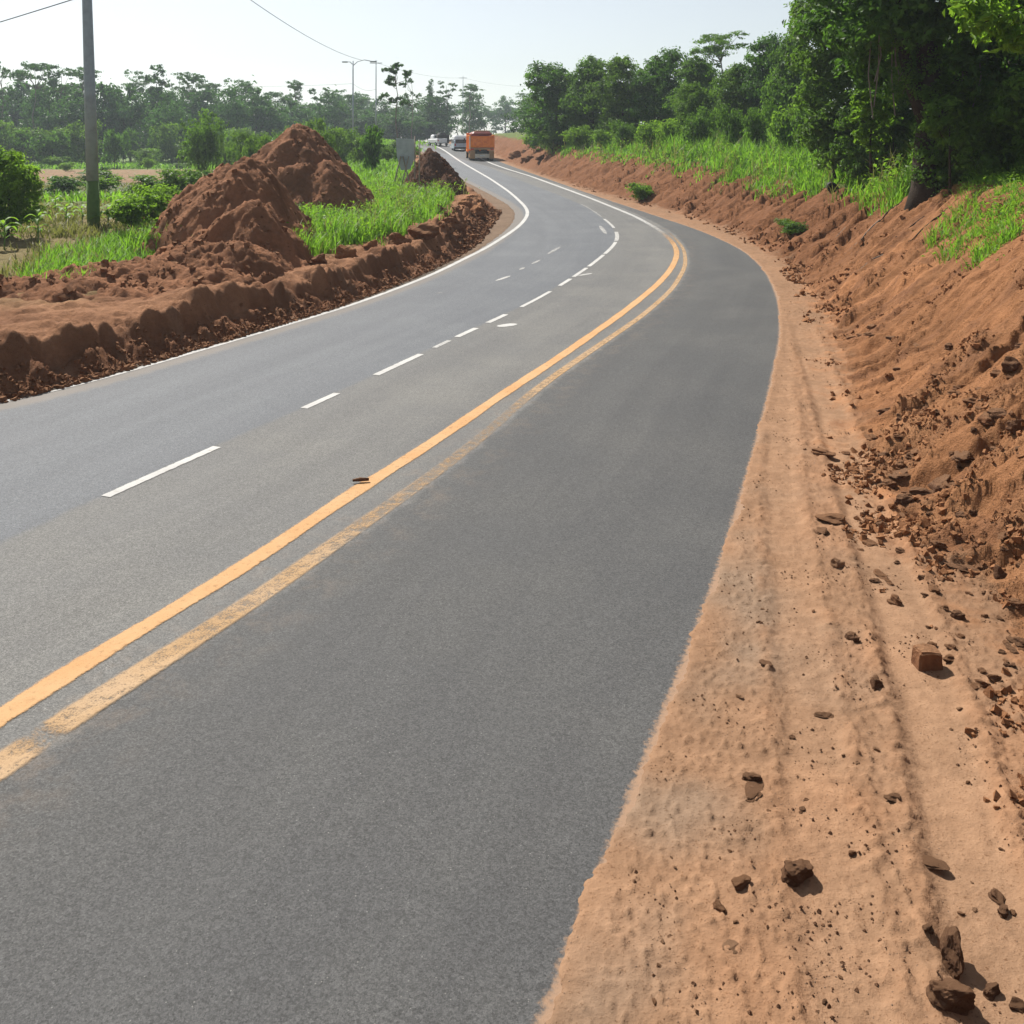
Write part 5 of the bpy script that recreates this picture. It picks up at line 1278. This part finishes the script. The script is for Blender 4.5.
def van():
    Y = 117; X = (461.5 - 512) * Y / F; root = empty("minibus", (X, Y, float(zr(Y))), math.radians(8)); tag(root, "minibus with white roof and pale blue body ahead of the orange truck", "minibus")
    MB().box((0, 2.2, .82), (1.86, 4.5, 1.1), None, .12).build('body', M_BLUE, root)
    MB().box((0, 2.1, 1.66), (1.80, 4.1, .62), None, .14, (.93, .93)).build('roof', M_WHITE, root)
    MB().box((0, -.055, 1.2), (1.5, .03, .42), None, .01).build('rear_window', M_GLASS, root)
    for s in (-1, 1):
        MB().box((s * .937, 2.1, 1.2), (.02, 3.4, .34)).build('side_window', M_GLASS, root)
        MB().box((s * .78, -.06, .8), (.14, .04, .3)).build('tail_light', M_TAIL, root)
        for y in (.8, 3.7): wheel(root, s * .82, y, .32, .22, M_STEEL)
    MB().box((0, -.1, .42), (1.8, .12, .18), None, .03).build('bumper', M_DARK, root)
van()
def pickup():
    Y = 131; X = (443 - 512) * Y / F; root = empty("pickup", (X, Y, float(zr(Y)) + .05), math.radians(22)); tag(root, "small white pickup with a dark load near the road crest", "pickup")
    MB().box((0, 2.2, .72), (1.7, 4.4, .62), None, .1).build('body', M_WHITE, root)
    cb = MB().box((0, 2.9, 1.3), (1.55, 1.7, .62), None, .15, (.86, .75)).build('cab', M_WHITE, root)
    MB().box((0, 2.1, 1.34), (1.15, .03, .34)).build('rear_window', M_GLASS, cb)
    MB().box((.1, 1.0, 1.45), (1.5, 1.6, .75), None, .25, (.7, .8)).build('load', M_DARK, root)
    MB().box((.72, -.1, 1.0), (.3, .14, 1.2), None, .05).build('open_flap', M_DARK, root)
    for s in (-1, 1):
        for y in (.8, 3.6): wheel(root, s * .76, y, .32, .2, M_STEEL)
        MB().box((s * .7, -.02, .78), (.12, .04, .2)).build('tail_light', M_TAIL, root)
pickup()
M_SIGN = simple("weathered_sheet", (.40, .46, .48), .6, .3, dirt=(.26, .31, .33), nscale=2)
M_WOOD = simple("grey_wood", (.30, .27, .22), .9, .1)
def sign():
    X, Y, Z = hit(405, 182); Y = 47.0; X = (405 - 512) * Y / F; Z = gz(X, Y); k = Y / F
    root = empty("sheet_screen", (X, Y, Z)); tag(root, "grey weathered sheet propped on crossed sticks left of the dark mound", "screen")
    zt = H + 10 * k - Z
    m = MB(); V = [(-9 * k, 0, zt), (9 * k, .1, zt - .05), (10 * k, .15, zt - .9), (5 * k, .05, zt - 1.55), (-4 * k, 0, zt - 1.6), (-8 * k, -.05, zt - .9)]
    V2 = [(x, y + .03, z) for x, y, z in V]; m.add(V + V2, [(0, 5, 4, 3, 2, 1), (6, 7, 8, 9, 10, 11)] + [(i, (i + 1) % 6, (i + 1) % 6 + 6, i + 6) for i in range(6)]); m.build('sheet', M_SIGN, root)
    for (x0, x1) in ((-14, -4), (8, -2), (-6, 4), (10, 10)):
        MB().tube([(x0 * k, -.1, -.1), (x1 * k, -.06, zt - (.9 if x0 != 10 else -.1))], .035, 6).build('stick', M_WOOD, root, True)
sign()
def stake(px, base, top, Y, label):
    X = (px - 512) * Y / F; Z = gz(X, Y); o = MB().tube([(0, 0, -.2), (.03, 0, H - (top - YH) * Y / F - Z)], [.03, .022], 6).build("stake", M_WOOD, None, True); o.location = (X, Y, Z); tag(o, label, "stake")
stake(419, 205, 140, 44, "thin pale stake standing in front of the dark mound")
o = clod(412, 205, 8, 10, 1, simple("faded_red_cloth", (.38, .06, .035), .9), "crumpled red rag in the grass by the rubble", name="red_rag", cat="rag", sink=.1)
def pipe():
    X, Y, Z = hit(832, 192); m = MB(); n = 18; root = empty("pipe", (X, Y, Z + .05), -.25); tag(root, "short black pipe end sticking out of the right bank", "pipe"); V = []; Fs = []
    for (y, r) in ((-.25, .17), (.5, .17), (.5, .14), (-.25, .14)):
        V += [(r * math.cos(2 * math.pi * i / n), y, .1 + r * math.sin(2 * math.pi * i / n)) for i in range(n)]
    for a in range(4):
        for i in range(n): Fs.append((a * n + i, a * n + (i + 1) % n, ((a + 1) % 4) * n + (i + 1) % n, ((a + 1) % 4) * n + i))
    m.add(V, Fs); m.build('shell', M_DARK, root, True); MB().tube([(0, .2, .1), (0, .25, .1)], .139, 18).build('plug', M_DARK, root)
pipe()
clod(905, 165, 12, 14, 0, simple("orange_earth", (.42, .16, .06), .95), "orange brown earth lump left of the thick trunk", sink=.3)
o = MB().tube([(-.07, 0, .02), (.0, .004, .024), (.085, .0, .02)], [.012, .02, .014], 7).build("twig", M_CLODD, None, True)
X, Y = px2road(360, 483); o.location = (X, Y, float(zr(Y)) + .008); o.rotation_euler = (0, 0, .2); tag(o, "dark splinter of wood lying on the yellow line", "splinter")

# ---SECTION: haze---
def haze():
    m = MB(); m.box((0, 380, 22), (1500, 1000, 50)); me_o = m.build("haze", None)
    t = bpy.data.materials.new("haze"); t.use_nodes = True; n = t.node_tree.nodes; l = t.node_tree.links
    n.remove(n["Principled BSDF"]); v = n.new("ShaderNodeVolumePrincipled")
    v.inputs['Color'].default_value = (.78, .90, 1.0, 1); v.inputs['Density'].default_value = HAZE; v.inputs['Anisotropy'].default_value = .2
    l.new(v.outputs[0], n["Material Output"].inputs['Volume']); me_o.data.materials.append(t)
    tag(me_o, kind='stuff')
HAZE = .0005
haze()
